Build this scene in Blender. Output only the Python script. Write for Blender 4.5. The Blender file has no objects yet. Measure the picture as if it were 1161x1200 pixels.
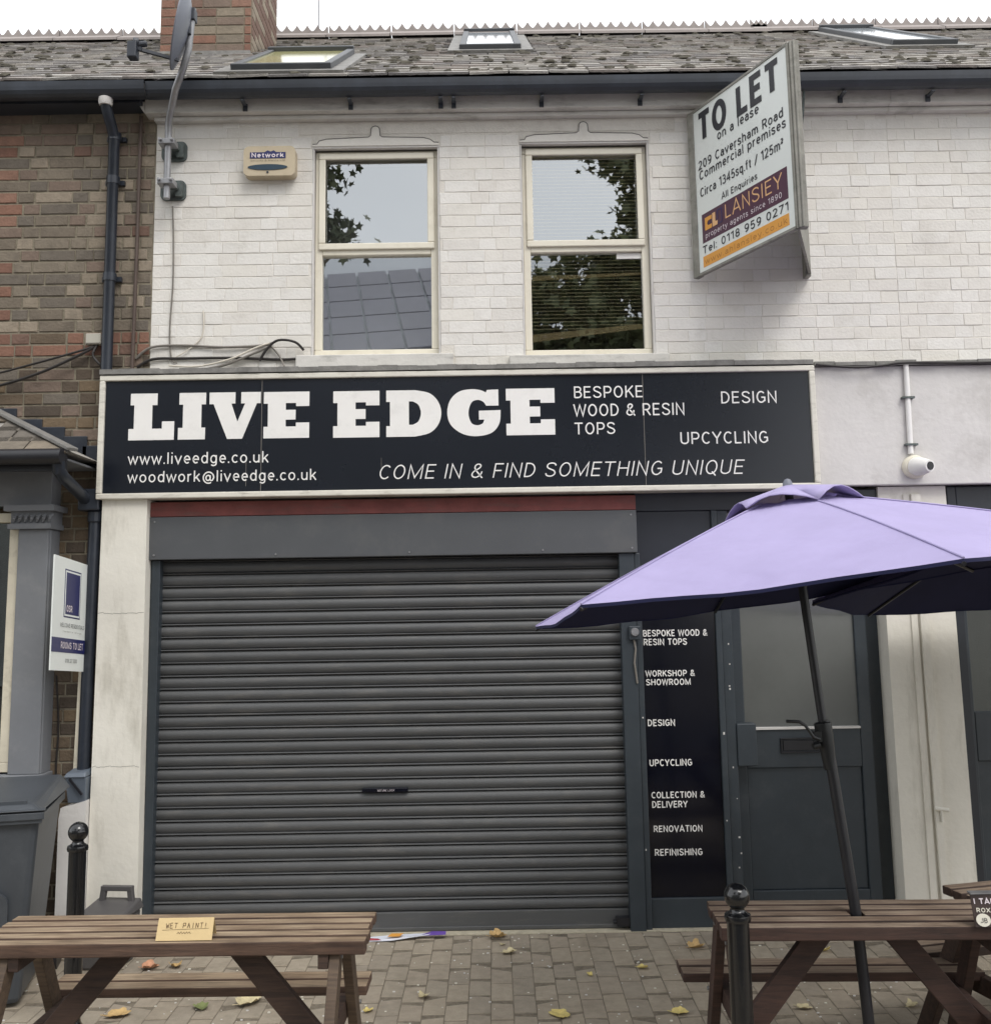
import bpy, bmesh, math, random
from mathutils import Vector, Matrix
rnd = random.Random(7)
scn = bpy.context.scene
C = scn.collection

# ---------------------------------------------------------------- camera, sky, sun, exposure
cam_d = bpy.data.cameras.new('camera'); cam = bpy.data.objects.new('camera', cam_d); C.objects.link(cam)
cr = Vector((0.99987479, -0.00174484, -0.0157274)); cu = Vector((0.01535935, -0.13204188, 0.99112513)); cf = Vector((0.00380603, 0.9912426, 0.13199855))
M = Matrix((cr, cu, -cf)).transposed().to_4x4(); M.translation = Vector((0, -6.0962, 1.8568)); cam.matrix_world = M
cam_d.sensor_fit = 'HORIZONTAL'; cam_d.sensor_width = 36; cam_d.lens = 36*1180/1161.0
cam_d.shift_y = -45/1161.0; cam_d.clip_start = .05; cam_d.clip_end = 2000
scn.camera = cam

SUN_EL, SUN_AZ = math.radians(52), math.radians(148)      # azimuth clockwise from +Y (into the street side)
w = bpy.data.worlds.new('World'); scn.world = w; w.use_nodes = True
nt = w.node_tree; nt.nodes.clear()
out = nt.nodes.new('ShaderNodeOutputWorld'); add = nt.nodes.new('ShaderNodeAddShader')
bg1 = nt.nodes.new('ShaderNodeBackground'); bg2 = nt.nodes.new('ShaderNodeBackground')
sky = nt.nodes.new('ShaderNodeTexSky'); sky.sky_type = 'NISHITA'; sky.sun_disc = False
sky.sun_elevation = SUN_EL; sky.sun_rotation = SUN_AZ; sky.air_density = 1; sky.dust_density = 3; sky.ozone_density = 1
nt.links.new(sky.outputs[0], bg1.inputs[0]); bg1.inputs[1].default_value = .03
tc = nt.nodes.new('ShaderNodeTexCoord'); nz = nt.nodes.new('ShaderNodeTexNoise'); nz.inputs['Scale'].default_value = 2.2; nz.inputs['Detail'].default_value = 5
rp = nt.nodes.new('ShaderNodeValToRGB'); rp.color_ramp.elements[0].position = .3; rp.color_ramp.elements[0].color = (.80, .82, .84, 1)
rp.color_ramp.elements[1].position = .7; rp.color_ramp.elements[1].color = (1, 1, .99, 1)
nt.links.new(tc.outputs['Generated'], nz.inputs['Vector']); nt.links.new(nz.outputs[0], rp.inputs[0]); nt.links.new(rp.outputs[0], bg2.inputs[0])
bg2.inputs[1].default_value = 1.12
nt.links.new(bg1.outputs[0], add.inputs[0]); nt.links.new(bg2.outputs[0], add.inputs[1]); nt.links.new(add.outputs[0], out.inputs[0])
sd = bpy.data.lights.new('sun', 'SUN'); sun = bpy.data.objects.new('sun', sd); C.objects.link(sun)
sd.energy = 1.1; sd.angle = math.radians(25); sd.color = (1, .98, .95)
dirv = Vector((math.sin(SUN_AZ)*math.cos(SUN_EL), math.cos(SUN_AZ)*math.cos(SUN_EL), math.sin(SUN_EL)))
sun.rotation_euler = dirv.to_track_quat('Z', 'Y').to_euler()
scn.view_settings.view_transform = 'Standard'; scn.view_settings.look = 'None'; scn.view_settings.gamma = 1
scn.view_settings.use_curve_mapping = False; scn.view_settings.exposure = 0.50
scn.render.engine = 'CYCLES'

# ---------------------------------------------------------------- materials
def s2l(*c):
    return tuple(((x/255)/12.92 if x/255 <= .04045 else ((x/255+.055)/1.055)**2.4) for x in c)
def mat(name, col, rough=.7, var=.15, scale=6, bump=.0, bscale=80, metal=0, stretch=None, dirt=None, dscale=3, damt=.5, spec=.5, col2=None, coat=0, drips=None):
    m = bpy.data.materials.new(name); m.use_nodes = True; n = m.node_tree; b = n.nodes['Principled BSDF']
    L = n.links.new
    tc = n.nodes.new('ShaderNodeTexCoord'); mp = n.nodes.new('ShaderNodeMapping'); L(tc.outputs['Object'], mp.inputs[0])
    geo = n.nodes.new('ShaderNodeNewGeometry')
    if stretch == 'world':
        L(geo.outputs['Position'], mp.inputs[0])
    elif stretch: mp.inputs['Scale'].default_value = stretch
    n1 = n.nodes.new('ShaderNodeTexNoise'); n1.inputs['Scale'].default_value = scale; n1.inputs['Detail'].default_value = 6; n1.inputs['Roughness'].default_value = .65
    L(mp.outputs[0], n1.inputs['Vector'])
    r = n.nodes.new('ShaderNodeValToRGB'); L(n1.outputs[0], r.inputs[0])
    c1 = tuple(x*(1-var) for x in col); c2 = col2 if col2 else tuple(min(1, x*(1+var)) for x in col)
    r.color_ramp.elements[0].position = .32; r.color_ramp.elements[0].color = (*c1, 1)
    r.color_ramp.elements[1].position = .68; r.color_ramp.elements[1].color = (*c2, 1)
    cur = r.outputs[0]
    if dirt:
        n2 = n.nodes.new('ShaderNodeTexNoise'); n2.inputs['Scale'].default_value = dscale; n2.inputs['Detail'].default_value = 8; n2.inputs['Roughness'].default_value = .7
        mp2 = n.nodes.new('ShaderNodeMapping'); L(geo.outputs['Position'], mp2.inputs[0])
        if drips: mp2.inputs['Scale'].default_value = drips
        L(mp2.outputs[0], n2.inputs['Vector'])
        r2 = n.nodes.new('ShaderNodeValToRGB'); r2.color_ramp.elements[0].position = .52; r2.color_ramp.elements[0].color = (0, 0, 0, 1)
        r2.color_ramp.elements[1].position = .78; r2.color_ramp.elements[1].color = (damt,)*3+(1,)
        L(n2.outputs[0], r2.inputs[0]); mx = n.nodes.new('ShaderNodeMix'); mx.data_type = 'RGBA'
        L(r2.outputs[0], mx.inputs[0]); L(cur, mx.inputs[6]); mx.inputs[7].default_value = (*dirt, 1); cur = mx.outputs[2]
    L(cur, b.inputs['Base Color'])
    b.inputs['Roughness'].default_value = rough; b.inputs['Metallic'].default_value = metal; b.inputs['Specular IOR Level'].default_value = spec
    b.inputs['Coat Weight'].default_value = coat; b.inputs['Coat Roughness'].default_value = .05
    if bump:
        n3 = n.nodes.new('ShaderNodeTexNoise'); n3.inputs['Scale'].default_value = bscale; n3.inputs['Detail'].default_value = 4
        L(mp.outputs[0], n3.inputs['Vector'])
        bp = n.nodes.new('ShaderNodeBump'); bp.inputs['Strength'].default_value = bump; bp.inputs['Distance'].default_value = .01
        L(n3.outputs[0], bp.inputs['Height']); L(bp.outputs[0], b.inputs['Normal'])
    return m
def glassmat(name, fac=.33, tint=(.96, .97, .97)):
    m = bpy.data.materials.new(name); m.use_nodes = True; n = m.node_tree; n.nodes.clear(); L = n.links.new
    o = n.nodes.new('ShaderNodeOutputMaterial'); g = n.nodes.new('ShaderNodeBsdfGlossy'); g.inputs['Roughness'].default_value = .01
    g.inputs['Color'].default_value = (.92, .95, .96, 1)
    t = n.nodes.new('ShaderNodeBsdfTransparent'); t.inputs[0].default_value = (*tint, 1)
    f = n.nodes.new('ShaderNodeFresnel'); f.inputs[0].default_value = 1.5
    a = n.nodes.new('ShaderNodeMath'); a.operation = 'ADD'; a.use_clamp = True; L(f.outputs[0], a.inputs[0]); a.inputs[1].default_value = fac
    mx = n.nodes.new('ShaderNodeMixShader'); L(a.outputs[0], mx.inputs[0]); L(t.outputs[0], mx.inputs[1]); L(g.outputs[0], mx.inputs[2]); L(mx.outputs[0], o.inputs[0])
    return m
MT = {}
WP = s2l(224, 220, 212)
MT['whitepaint'] = mat('white_brick_paint', s2l(220, 216, 208), .75, .05, 5, .25, 60, dirt=s2l(150, 143, 130), dscale=2.5, damt=.45, stretch='world')
MT['whitemortar'] = mat('white_painted_mortar', s2l(214, 209, 200), .85, .05, 14, .4, 90, dirt=s2l(165, 158, 147), dscale=5, damt=.5, stretch='world')
MT['render'] = mat('white_render', s2l(221, 217, 206), .8, .05, 3, .25, 25, dirt=s2l(150, 144, 128), dscale=2.2, damt=.6, stretch='world', drips=(3, 3, .7))
MT['rendergrey'] = mat('grey_render', s2l(206, 203, 199), .8, .06, 3, .3, 30, dirt=s2l(140, 134, 125), dscale=1.8, damt=.5, stretch='world')
MT['cornice'] = mat('cornice_paint', s2l(205, 202, 196), .8, .07, 4, .2, 40, dirt=s2l(90, 86, 80), dscale=4, damt=.6, stretch='world', drips=(1, 1, 4))
MT['lead'] = mat('lead_flashing', s2l(120, 118, 114), .6, .25, 12, .4, 40, stretch='world')
MT['upvc'] = mat('cream_window_frame', s2l(226, 220, 203), .4, .03, 4, dirt=s2l(170, 160, 135), dscale=5, damt=.4, stretch='world')
MT['anth'] = mat('anthracite_paint', s2l(50, 57, 63), .45, .08, 8, .05, 50, dirt=s2l(90, 92, 92), dscale=6, damt=.25, stretch='world')
MT['anthdark'] = mat('dark_anthracite_panel', s2l(38, 42, 49), .4, .08, 6, .04, 50, stretch='world')
MT['header'] = mat('shutter_box_steel', s2l(80, 82, 85), .5, .06, 3, .05, 40, dirt=s2l(105, 103, 98), dscale=3, damt=.4, stretch='world')
MT['slat'] = mat('shutter_slat_steel', s2l(78, 79, 80), .5, .07, 2.2, .03, 60, dirt=s2l(116, 112, 106), dscale=3.5, damt=.5, stretch='world', drips=(1, 1, 6), spec=.6)
MT['red'] = mat('faded_red_beam', s2l(120, 66, 62), .7, .2, 8, .2, 50, dirt=s2l(95, 80, 75), dscale=4, damt=.8, stretch='world', drips=(1, 1, 6))
MT['signblack'] = mat('sign_navy_black', s2l(25, 29, 37), .22, .08, 2, stretch='world', spec=.5)
MT['gloss'] = mat('black_gloss_panel', s2l(8, 10, 22), .12, .1, 3, spec=.5)
MT['signframe'] = mat('sign_silver_frame', s2l(214, 210, 198), .45, .05, 6, dirt=s2l(120, 114, 100), dscale=7, damt=.7, stretch='world', drips=(1, 1, 5))
MT['letter'] = mat('vinyl_white', s2l(232, 230, 226), .6, .02, 5, dirt=s2l(190, 188, 184), dscale=9, damt=.4)
MT['print'] = mat('print_dark_grey', s2l(45, 45, 50), .6, .05)
MT['boardwhite'] = mat('estate_board_white', s2l(226, 230, 226), .35, .02, 3, dirt=s2l(195, 200, 196), dscale=3, damt=.4)
MT['maroon'] = mat('maroon_print', s2l(78, 42, 62), .4, .04)
MT['gold'] = mat('orange_print', s2l(224, 160, 72), .4, .04)
MT['palegold'] = mat('pale_orange_print', s2l(228, 182, 132), .4, .04)
MT['thinorange'] = mat('dark_orange_print', s2l(176, 116, 50), .5, .03)
MT['palewhite'] = mat('print_white', s2l(225, 215, 220), .5, .03)
MT['navy'] = mat('navy_print', s2l(36, 40, 92), .4, .04)
MT['postgrey'] = mat('weathered_grey_post', s2l(140, 138, 130), .7, .2, 14, .3, 40, dirt=s2l(88, 92, 84), dscale=8, damt=.8)
MT['gutter'] = mat('black_gutter_plastic', s2l(54, 58, 65), .45, .12, 6, dirt=s2l(80, 88, 100), dscale=3, damt=.3, stretch='world')
MT['pipe'] = mat('black_pipe_paint', s2l(38, 43, 52), .35, .15, 9, dirt=s2l(70, 74, 80), dscale=8, damt=.4, stretch='world')
MT['thinpipe'] = mat('brown_pipe', s2l(80, 66, 58), .6, .15)
MT['cablegrey'] = mat('grey_cable', s2l(120, 115, 108), .6, .2)
MT['cableblk'] = mat('black_cable', s2l(42, 38, 36), .6, .2)
MT['cablewht'] = mat('white_cable', s2l(205, 198, 184), .6, .1)
MT['bayp'] = mat('bay_grey_paint', s2l(122, 124, 128), .55, .05, 5, .08, 30, dirt=s2l(165, 165, 160), dscale=8, damt=.25, stretch='world')
MT['baydark'] = mat('bay_dark_side', s2l(98, 96, 100), .6, .08, 5, stretch='world')
MT['timberwhite'] = mat('old_white_timber', s2l(214, 206, 186), .6, .06, 10, .2, 40, dirt=s2l(130, 118, 96), dscale=8, damt=.6)
MT['steelmat'] = mat('galvanised_steel', s2l(150, 150, 152), .4, .15, 15, metal=.6)
MT['dish'] = mat('dish_grey', s2l(118, 122, 132), .45, .12, 6, dirt=s2l(80, 84, 90), dscale=6, damt=.5)
MT['darkplastic'] = mat('dark_plastic', s2l(52, 56, 64), .5, .1)
MT['bracket'] = mat('weathered_bracket', s2l(84, 92, 90), .6, .35, 20, .3)
MT['alarm'] = mat('alarm_cream_plastic', s2l(188, 174, 148), .45, .08, 8, dirt=s2l(150, 130, 96), dscale=14, damt=.5)
MT['alarmlens'] = mat('alarm_lens', s2l(52, 70, 84), .25, .1)
MT['beige'] = mat('beige_box', s2l(176, 172, 160), .5, .05)
MT['bin'] = mat('bin_grey_plastic', s2l(66, 70, 75), .42, .07, 5, .08, 60, dirt=s2l(100, 104, 108), dscale=5, damt=.3)
MT['caddy'] = mat('caddy_grey_plastic', s2l(84, 82, 82), .5, .08, 8)
MT['caddy2'] = mat('caddy_blue_grey', s2l(92, 100, 110), .5, .08, 8)
MT['bollard'] = mat('bollard_gloss_black', s2l(18, 19, 21), .2, .2, 20, .08, 40, coat=.4)
MT['canopy'] = mat('lilac_canopy', s2l(163, 154, 191), .9, .05, 4, .3, 350, dirt=s2l(150, 140, 180), dscale=2.2, damt=.6, stretch='world')
MT['canopyunder'] = mat('canopy_underside', s2l(27, 30, 66), .9, .1, 5, .2, 300)  # unfaded cloth colour, with the shade below the canopy painted in
MT['pole'] = mat('umbrella_pole', s2l(34, 34, 38), .35, .15, 10)
MT['iron'] = mat('umbrella_casting', s2l(46, 47, 48), .35, .15, 10, metal=.4)
MT['kraft'] = mat('kraft_card', s2l(206, 182, 136), .8, .05, 9, .1, 60)
MT['pencil'] = mat('marker_ink', s2l(112, 92, 66), .8, .05)
MT['menu'] = mat('menu_card_brown', s2l(62, 48, 44), .4, .1)
MT['cream'] = mat('menu_cream', s2l(222, 218, 204), .5, .05)
MT['paper'] = mat('glossy_paper', s2l(222, 226, 236), .35, .03)
MT['purple'] = mat('purple_print', s2l(98, 72, 150), .4, .1)
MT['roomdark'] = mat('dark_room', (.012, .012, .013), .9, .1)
MT['curtain'] = mat('pale_curtain', s2l(120, 122, 124), .9, .05)
MT['blind'] = mat('blind_slat', s2l(222, 212, 172), .6, .08, 5)
MT['blindrail'] = mat('blind_rail', s2l(222, 200, 150), .6, .08, 8)
MT['concrete'] = mat('concrete_sill', s2l(176, 168, 148), .85, .12, 30, .5, 90, dirt=s2l(100, 94, 82), dscale=12, damt=.6, stretch='world')
MT['asphalt'] = mat('asphalt', (.05, .05, .052), .9, .25, 30, .5, 120, stretch='world')
MT['joint'] = mat('paving_joint_sand', s2l(116, 107, 93), .95, .3, 40, .6, 150, dirt=s2l(50, 48, 42), dscale=4, damt=.6, stretch='world')
MT['earth'] = mat('plain_ground', s2l(96, 92, 84), .95, .2, 2, stretch='world')
MT['glass'] = glassmat('window_glass', .31)
MT['glassdark'] = glassmat('door_glass', .11, (.6, .63, .63))
MT['skyglass'] = mat('skylight_glass', s2l(170, 176, 180), .08, .05, spec=1.0)
MT['yellowglass'] = mat('mossy_skylight_glass', s2l(168, 164, 118), .12, .15, 4, spec=1.0, dirt=s2l(120, 120, 80), damt=.6)
MT['frosted'] = mat('frosted_glass', s2l(92, 94, 92), .16, .12, 1.6, spec=.9, stretch='world')
MT['moss'] = mat('roof_moss', s2l(72, 68, 58), .95, .4, 20, stretch='world')
MT['ridge'] = mat('ridge_clay', s2l(148, 140, 136), .8, .15, 8, .3, 40, dirt=s2l(105, 98, 94), dscale=8, damt=.5, stretch='world')
def tones(prefix, cols, rough=.85, var=.12, sc=14, bump=.5, bs=60, dirt=None, damt=.5, dscale=6):
    return [mat(f'{prefix}_{i}', s2l(*c), rough, var, sc, bump, bs, stretch='world', dirt=dirt, damt=damt, dscale=dscale) for i, c in enumerate(cols)]
BR_GREY = tones('soot_brick', [(122, 112, 98), (132, 121, 105), (112, 102, 89), (142, 130, 114), (118, 102, 90), (104, 96, 86)], dirt=s2l(62, 56, 50))
BR_RED = tones('red_brick', [(128, 94, 78), (118, 86, 72), (134, 102, 86), (112, 88, 76)], dirt=s2l(76, 60, 52))
BR_BROWN = tones('brown_brick', [(98, 84, 68), (86, 74, 62), (108, 92, 72), (78, 68, 58)], dirt=s2l(54, 48, 42))
MT['mortar'] = mat('old_mortar', s2l(128, 120, 104), .95, .2, 20, .5, 80, dirt=s2l(70, 64, 56), dscale=2, damt=.8, stretch='world')
SLATES = tones('roof_slate', [(146, 142, 138), (158, 154, 148), (132, 128, 126), (166, 161, 154), (140, 132, 126)], .75, .12, 10, .5, 60, dirt=s2l(104, 100, 88), damt=.6, dscale=5)
PAVERS = tones('block_paver', [(156, 145, 128), (153, 143, 127), (160, 149, 132), (149, 139, 124), (154, 143, 127)], .88, .11, 22, .6, 160, dirt=s2l(116, 106, 92), damt=.75, dscale=2.6)
def wood(name, base, dark, var=.3, rough=.7):
    m = bpy.data.materials.new(name); m.use_nodes = True; n = m.node_tree; b = n.nodes['Principled BSDF']; L = n.links.new
    tc = n.nodes.new('ShaderNodeTexCoord'); mp = n.nodes.new('ShaderNodeMapping'); mp.inputs['Scale'].default_value = (1.6, 22, 22)
    oi = n.nodes.new('ShaderNodeObjectInfo'); va = n.nodes.new('ShaderNodeVectorMath'); va.operation = 'ADD'
    ml = n.nodes.new('ShaderNodeMath'); ml.operation = 'MULTIPLY'; ml.inputs[1].default_value = 37; L(oi.outputs['Random'], ml.inputs[0])
    L(tc.outputs['Object'], va.inputs[0]); L(ml.outputs[0], va.inputs[1]); L(va.outputs[0], mp.inputs[0])
    n1 = n.nodes.new('ShaderNodeTexNoise'); n1.inputs['Scale'].default_value = 2.5; n1.inputs['Detail'].default_value = 8; n1.inputs['Distortion'].default_value = .6; n1.inputs['Roughness'].default_value = .7
    L(mp.outputs[0], n1.inputs['Vector'])
    r = n.nodes.new('ShaderNodeValToRGB'); r.color_ramp.elements[0].position = .3; r.color_ramp.elements[1].position = .66
    r.color_ramp.elements[0].color = (*dark, 1); r.color_ramp.elements[1].color = (*base, 1)
    L(n1.outputs[0], r.inputs[0])
    n2 = n.nodes.new('ShaderNodeTexNoise'); n2.inputs['Scale'].default_value = 3; n2.inputs['Detail'].default_value = 5; L(va.outputs[0], n2.inputs['Vector'])
    r2 = n.nodes.new('ShaderNodeValToRGB'); r2.color_ramp.elements[0].position = .35; r2.color_ramp.elements[0].color = (.62, .55, .50, 1); r2.color_ramp.elements[1].position = .7; r2.color_ramp.elements[1].color = (1.1, 1.08, 1.05, 1)
    L(n2.outputs[0], r2.inputs[0])
    mx = n.nodes.new('ShaderNodeMix'); mx.data_type = 'RGBA'; mx.blend_type = 'MULTIPLY'; mx.inputs[0].default_value = 1
    L(r.outputs[0], mx.inputs[6]); L(r2.outputs[0], mx.inputs[7]); L(mx.outputs[2], b.inputs['Base Color'])
    b.inputs['Roughness'].default_value = rough
    bp = n.nodes.new('ShaderNodeBump'); bp.inputs['Strength'].default_value = .5; bp.inputs['Distance'].default_value = .004; L(n1.outputs[0], bp.inputs['Height']); L(bp.outputs[0], b.inputs['Normal'])
    return m
MT['woodtop'] = wood('weathered_table_top', s2l(172, 154, 130), s2l(100, 86, 70))
MT['wooddark'] = wood('dark_stained_timber', s2l(84, 66, 56), s2l(48, 38, 34))
MT['woodpale'] = wood('pale_timber_leg', s2l(106, 90, 74), s2l(66, 55, 47))
MT['woodside'] = wood('stained_shaded_plank_side', s2l(112, 90, 76), s2l(66, 52, 45))  # stained edge colour that also paints in the shade of the plank gaps
MT['woodtop2'] = wood('greyed_table_top', s2l(172, 156, 138), s2l(108, 92, 80))
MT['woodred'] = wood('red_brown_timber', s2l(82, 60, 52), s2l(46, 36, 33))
LEAFM = [mat(f'dry_leaf_{i}', s2l(*c), .7, .25, 30, .3, 60) for i, c in enumerate([(204, 186, 116), (184, 154, 104), (150, 120, 88), (190, 178, 142), (116, 124, 78), (186, 138, 108)])]
MT['treeleaf'] = mat('plane_leaf', (.055, .085, .03), .6, .3, 3, col2=(.12, .13, .05))
MT['bark'] = mat('plane_bark', s2l(110, 102, 84), .9, .3, 6, .4, 20)

sn_ = MT['slat'].node_tree; pb_ = sn_.nodes['Principled BSDF']; lk_ = pb_.inputs['Base Color'].links[0].from_socket
oi_ = sn_.nodes.new('ShaderNodeObjectInfo'); mr_ = sn_.nodes.new('ShaderNodeMapRange'); mr_.inputs[3].default_value = .88; mr_.inputs[4].default_value = 1.1; sn_.links.new(oi_.outputs['Random'], mr_.inputs[0])
vm_ = sn_.nodes.new('ShaderNodeVectorMath'); vm_.operation = 'SCALE'; sn_.links.new(lk_, vm_.inputs[0]); sn_.links.new(mr_.outputs[0], vm_.inputs['Scale']); sn_.links.new(vm_.outputs[0], pb_.inputs['Base Color'])
cn_ = MT['canopy'].node_tree; bp_ = [n for n in cn_.nodes if n.type == 'BUMP'][0]
w1 = cn_.nodes.new('ShaderNodeTexNoise'); w1.inputs['Scale'].default_value = 2.4; w1.inputs['Detail'].default_value = 1.5; w1.inputs['Distortion'].default_value = .8
m1 = cn_.nodes.new('ShaderNodeMapping'); m1.inputs['Scale'].default_value = (.9, 1.0, 3.2); g1 = cn_.nodes.new('ShaderNodeNewGeometry')
cn_.links.new(g1.outputs['Position'], m1.inputs[0]); cn_.links.new(m1.outputs[0], w1.inputs['Vector'])
b2_ = cn_.nodes.new('ShaderNodeBump'); b2_.inputs['Strength'].default_value = .5; b2_.inputs['Distance'].default_value = .045
cn_.links.new(w1.outputs[0], b2_.inputs['Height']); cn_.links.new(bp_.outputs[0], b2_.inputs['Normal']); cn_.links.new(b2_.outputs[0], cn_.nodes['Principled BSDF'].inputs['Normal'])
# ---------------------------------------------------------------- mesh helpers
class MB:
    def __init__(s): s.v = []; s.f = []; s.m = []
    def poly(s, pts, m=0):
        k = len(s.v); s.v += [tuple(p) for p in pts]; s.f.append(tuple(range(k, k+len(pts)))); s.m.append(m)
    def box(s, x0, x1, y0, y1, z0, z1, m=0):
        k = len(s.v); s.v += [(x, y, z) for x in (x0, x1) for y in (y0, y1) for z in (z0, z1)]
        for f in ((0, 1, 3, 2), (4, 6, 7, 5), (0, 4, 5, 1), (2, 3, 7, 6), (0, 2, 6, 4), (1, 5, 7, 3)):
            s.f.append(tuple(k+i for i in f)); s.m.append(m)
        return s
    def hexa(s, p, m=0):        # 8 points: bottom 4 ccw, top 4 ccw
        k = len(s.v); s.v += [tuple(q) for q in p]
        for f in ((3, 2, 1, 0), (4, 5, 6, 7), (0, 1, 5, 4), (1, 2, 6, 5), (2, 3, 7, 6), (3, 0, 4, 7)):
            s.f.append(tuple(k+i for i in f)); s.m.append(m)
        return s
    def beam(s, a, b, wdt, t, side=(0, 1, 0), m=0):   # rectangular member from a to b, width wdt across 'side' normal plane, t along side
        a, b = Vector(a), Vector(b); d = (b-a).normalized(); sd = Vector(side); sd = (sd-d*sd.dot(d)).normalized(); o = d.cross(sd)
        P = []
        for q in (a, b):
            P += [q-o*wdt/2-sd*t/2, q+o*wdt/2-sd*t/2, q+o*wdt/2+sd*t/2, q-o*wdt/2+sd*t/2]
        s.hexa(P, m); return s
    def prism(s, pts, y0, y1, m=0):     # polygon in x,z extruded along y
        n = len(pts)
        s.poly([(x, y0, z) for x, z in pts], m); s.poly([(x, y1, z) for x, z in reversed(pts)], m)
        for i in range(n):
            a, b = pts[i], pts[(i+1) % n]
            s.poly([(a[0], y0, a[1]), (a[0], y1, a[1]), (b[0], y1, b[1]), (b[0], y0, b[1])], m)
        return s
    def tube(s, pts, r, seg=10, m=0, cap=True):
        pts = [Vector(p) for p in pts]; n = len(pts); rr = r if isinstance(r, (list, tuple)) else [r]*n
        k = len(s.v); up = None
        for i, p in enumerate(pts):
            d = (pts[min(i+1, n-1)]-pts[max(i-1, 0)]).normalized()
            if up is None: up = Vector((0, 0, 1)) if abs(d.z) < .9 else Vector((0, 1, 0))
            a = d.cross(up).normalized(); b = d.cross(a).normalized(); up = -b if False else up
            for j in range(seg):
                t = 2*math.pi*j/seg; s.v.append(tuple(p+(a*math.cos(t)+b*math.sin(t))*rr[i]))
        for i in range(n-1):
            for j in range(seg):
                s.f.append((k+i*seg+j, k+i*seg+(j+1) % seg, k+(i+1)*seg+(j+1) % seg, k+(i+1)*seg+j)); s.m.append(m)
        if cap:
            s.f.append(tuple(k+j for j in range(seg))); s.m.append(m); s.f.append(tuple(k+(n-1)*seg+j for j in reversed(range(seg)))); s.m.append(m)
        return s
    def lathe(s, prof, seg=24, m=0, c=(0, 0, 0)):
        k = len(s.v)
        for r, z in prof:
            for j in range(seg):
                t = 2*math.pi*j/seg; s.v.append((c[0]+r*math.cos(t), c[1]+r*math.sin(t), c[2]+z))
        for i in range(len(prof)-1):
            for j in range(seg):
                s.f.append((k+i*seg+j, k+i*seg+(j+1) % seg, k+(i+1)*seg+(j+1) % seg, k+(i+1)*seg+j)); s.m.append(m)
        return s
    def mesh(s, name, mats, smooth=False, merge=False):
        me = bpy.data.meshes.new(name); me.from_pydata(s.v, [], s.f)
        for mm in (mats if isinstance(mats, list) else [mats]): me.materials.append(mm)
        if any(s.m): me.polygons.foreach_set('material_index', s.m)
        me.validate(); me.update()
        bm = bmesh.new(); bm.from_mesh(me)
        if merge: bmesh.ops.remove_doubles(bm, verts=bm.verts, dist=.0005)
        bmesh.ops.recalc_face_normals(bm, faces=bm.faces) if len(bm.faces) < 4000 else None; bm.to_mesh(me); bm.free()
        if smooth:
            me.polygons.foreach_set('use_smooth', [True]*len(me.polygons)); me.set_sharp_from_angle(angle=math.radians(40))
        return me
    def build(s, name, mats, parent=None, smooth=False, bevel=0, **kw):
        o = bpy.data.objects.new(name, s.mesh(name, mats, smooth)); C.objects.link(o)
        if parent is not None: o.parent = parent
        if bevel:
            b = o.modifiers.new('bevel', 'BEVEL'); b.width = bevel; b.segments = 2; b.limit_method = 'ANGLE'
        for k2, v2 in kw.items(): o[k2] = v2
        return o
def thing(name, label, cat, group=None, loc=(0, 0, 0), rz=0):
    o = bpy.data.objects.new(name, None); C.objects.link(o); o.location = loc; o.rotation_euler = (0, 0, rz); o.empty_display_size = .1
    o['label'] = label; o['category'] = cat
    if group: o['group'] = group
    return o
def tag(o, label, cat, group=None):
    o['label'] = label; o['category'] = cat
    if group: o['group'] = group
    return o
def copy_tree(o, parent=None):
    c = o.copy(); C.objects.link(c)
    if parent is not None: c.parent = parent
    for ch in list(o.children): copy_tree(ch, c)
    return c
def frame(mb, x0, x1, z0, z1, t, y0, y1, m=0):
    mb.box(x0, x1, y0, y1, z1-t, z1, m); mb.box(x0, x1, y0, y1, z0, z0+t, m)
    mb.box(x0, x0+t, y0, y1, z0+t, z1-t, m); mb.box(x1-t, x1, y0, y1, z0+t, z1-t, m)
def wallmesh(mb, x0, x1, z0, z1, y0, y1, holes):
    xs = sorted({x0, x1, *[h[0] for h in holes], *[h[1] for h in holes]}); zs = sorted({z0, z1, *[h[2] for h in holes], *[h[3] for h in holes]})
    for i in range(len(xs)-1):
        for j in range(len(zs)-1):
            cx, cz = (xs[i]+xs[i+1])/2, (zs[j]+zs[j+1])/2
            if not any(h[0] < cx < h[1] and h[2] < cz < h[3] for h in holes): mb.box(xs[i], xs[i+1], y0, y1, zs[j], zs[j+1])

# ---------------------------------------------------------------- lettering
# own stroke alphabet: centre lines in cap-height units, drawn as ribbons
def _arc(cx, cy, rx, ry, a0, a1, n=None):
    n = n or max(4, int(abs(a1-a0)/15)); return [(cx+rx*math.cos(math.radians(a0+(a1-a0)*i/n)), cy+ry*math.sin(math.radians(a0+(a1-a0)*i/n))) for i in range(n+1)]
def _cr(pts, n=5):
    o = []
    for i in range(len(pts)-1):
        p0 = pts[max(i-1, 0)]; p1 = pts[i]; p2 = pts[i+1]; p3 = pts[min(i+2, len(pts)-1)]
        for k in range(n):
            t = k/n; o.append(tuple(.5*(2*p1[j]+(p2[j]-p0[j])*t+(2*p0[j]-5*p1[j]+4*p2[j]-p3[j])*t*t+(-p0[j]+3*p1[j]-3*p2[j]+p3[j])*t**3) for j in (0, 1)))
    return o+[pts[-1]]
_S = _cr([(.50, .78), (.43, .90), (.27, .95), (.12, .90), (.06, .76), (.12, .62), (.28, .52), (.44, .42), (.51, .26), (.44, .11), (.28, .05), (.11, .11), (.04, .25)])
X = .70; _o = lambda cx: _arc(cx, .36, .21, .31, 0, 360, 24)
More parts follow.
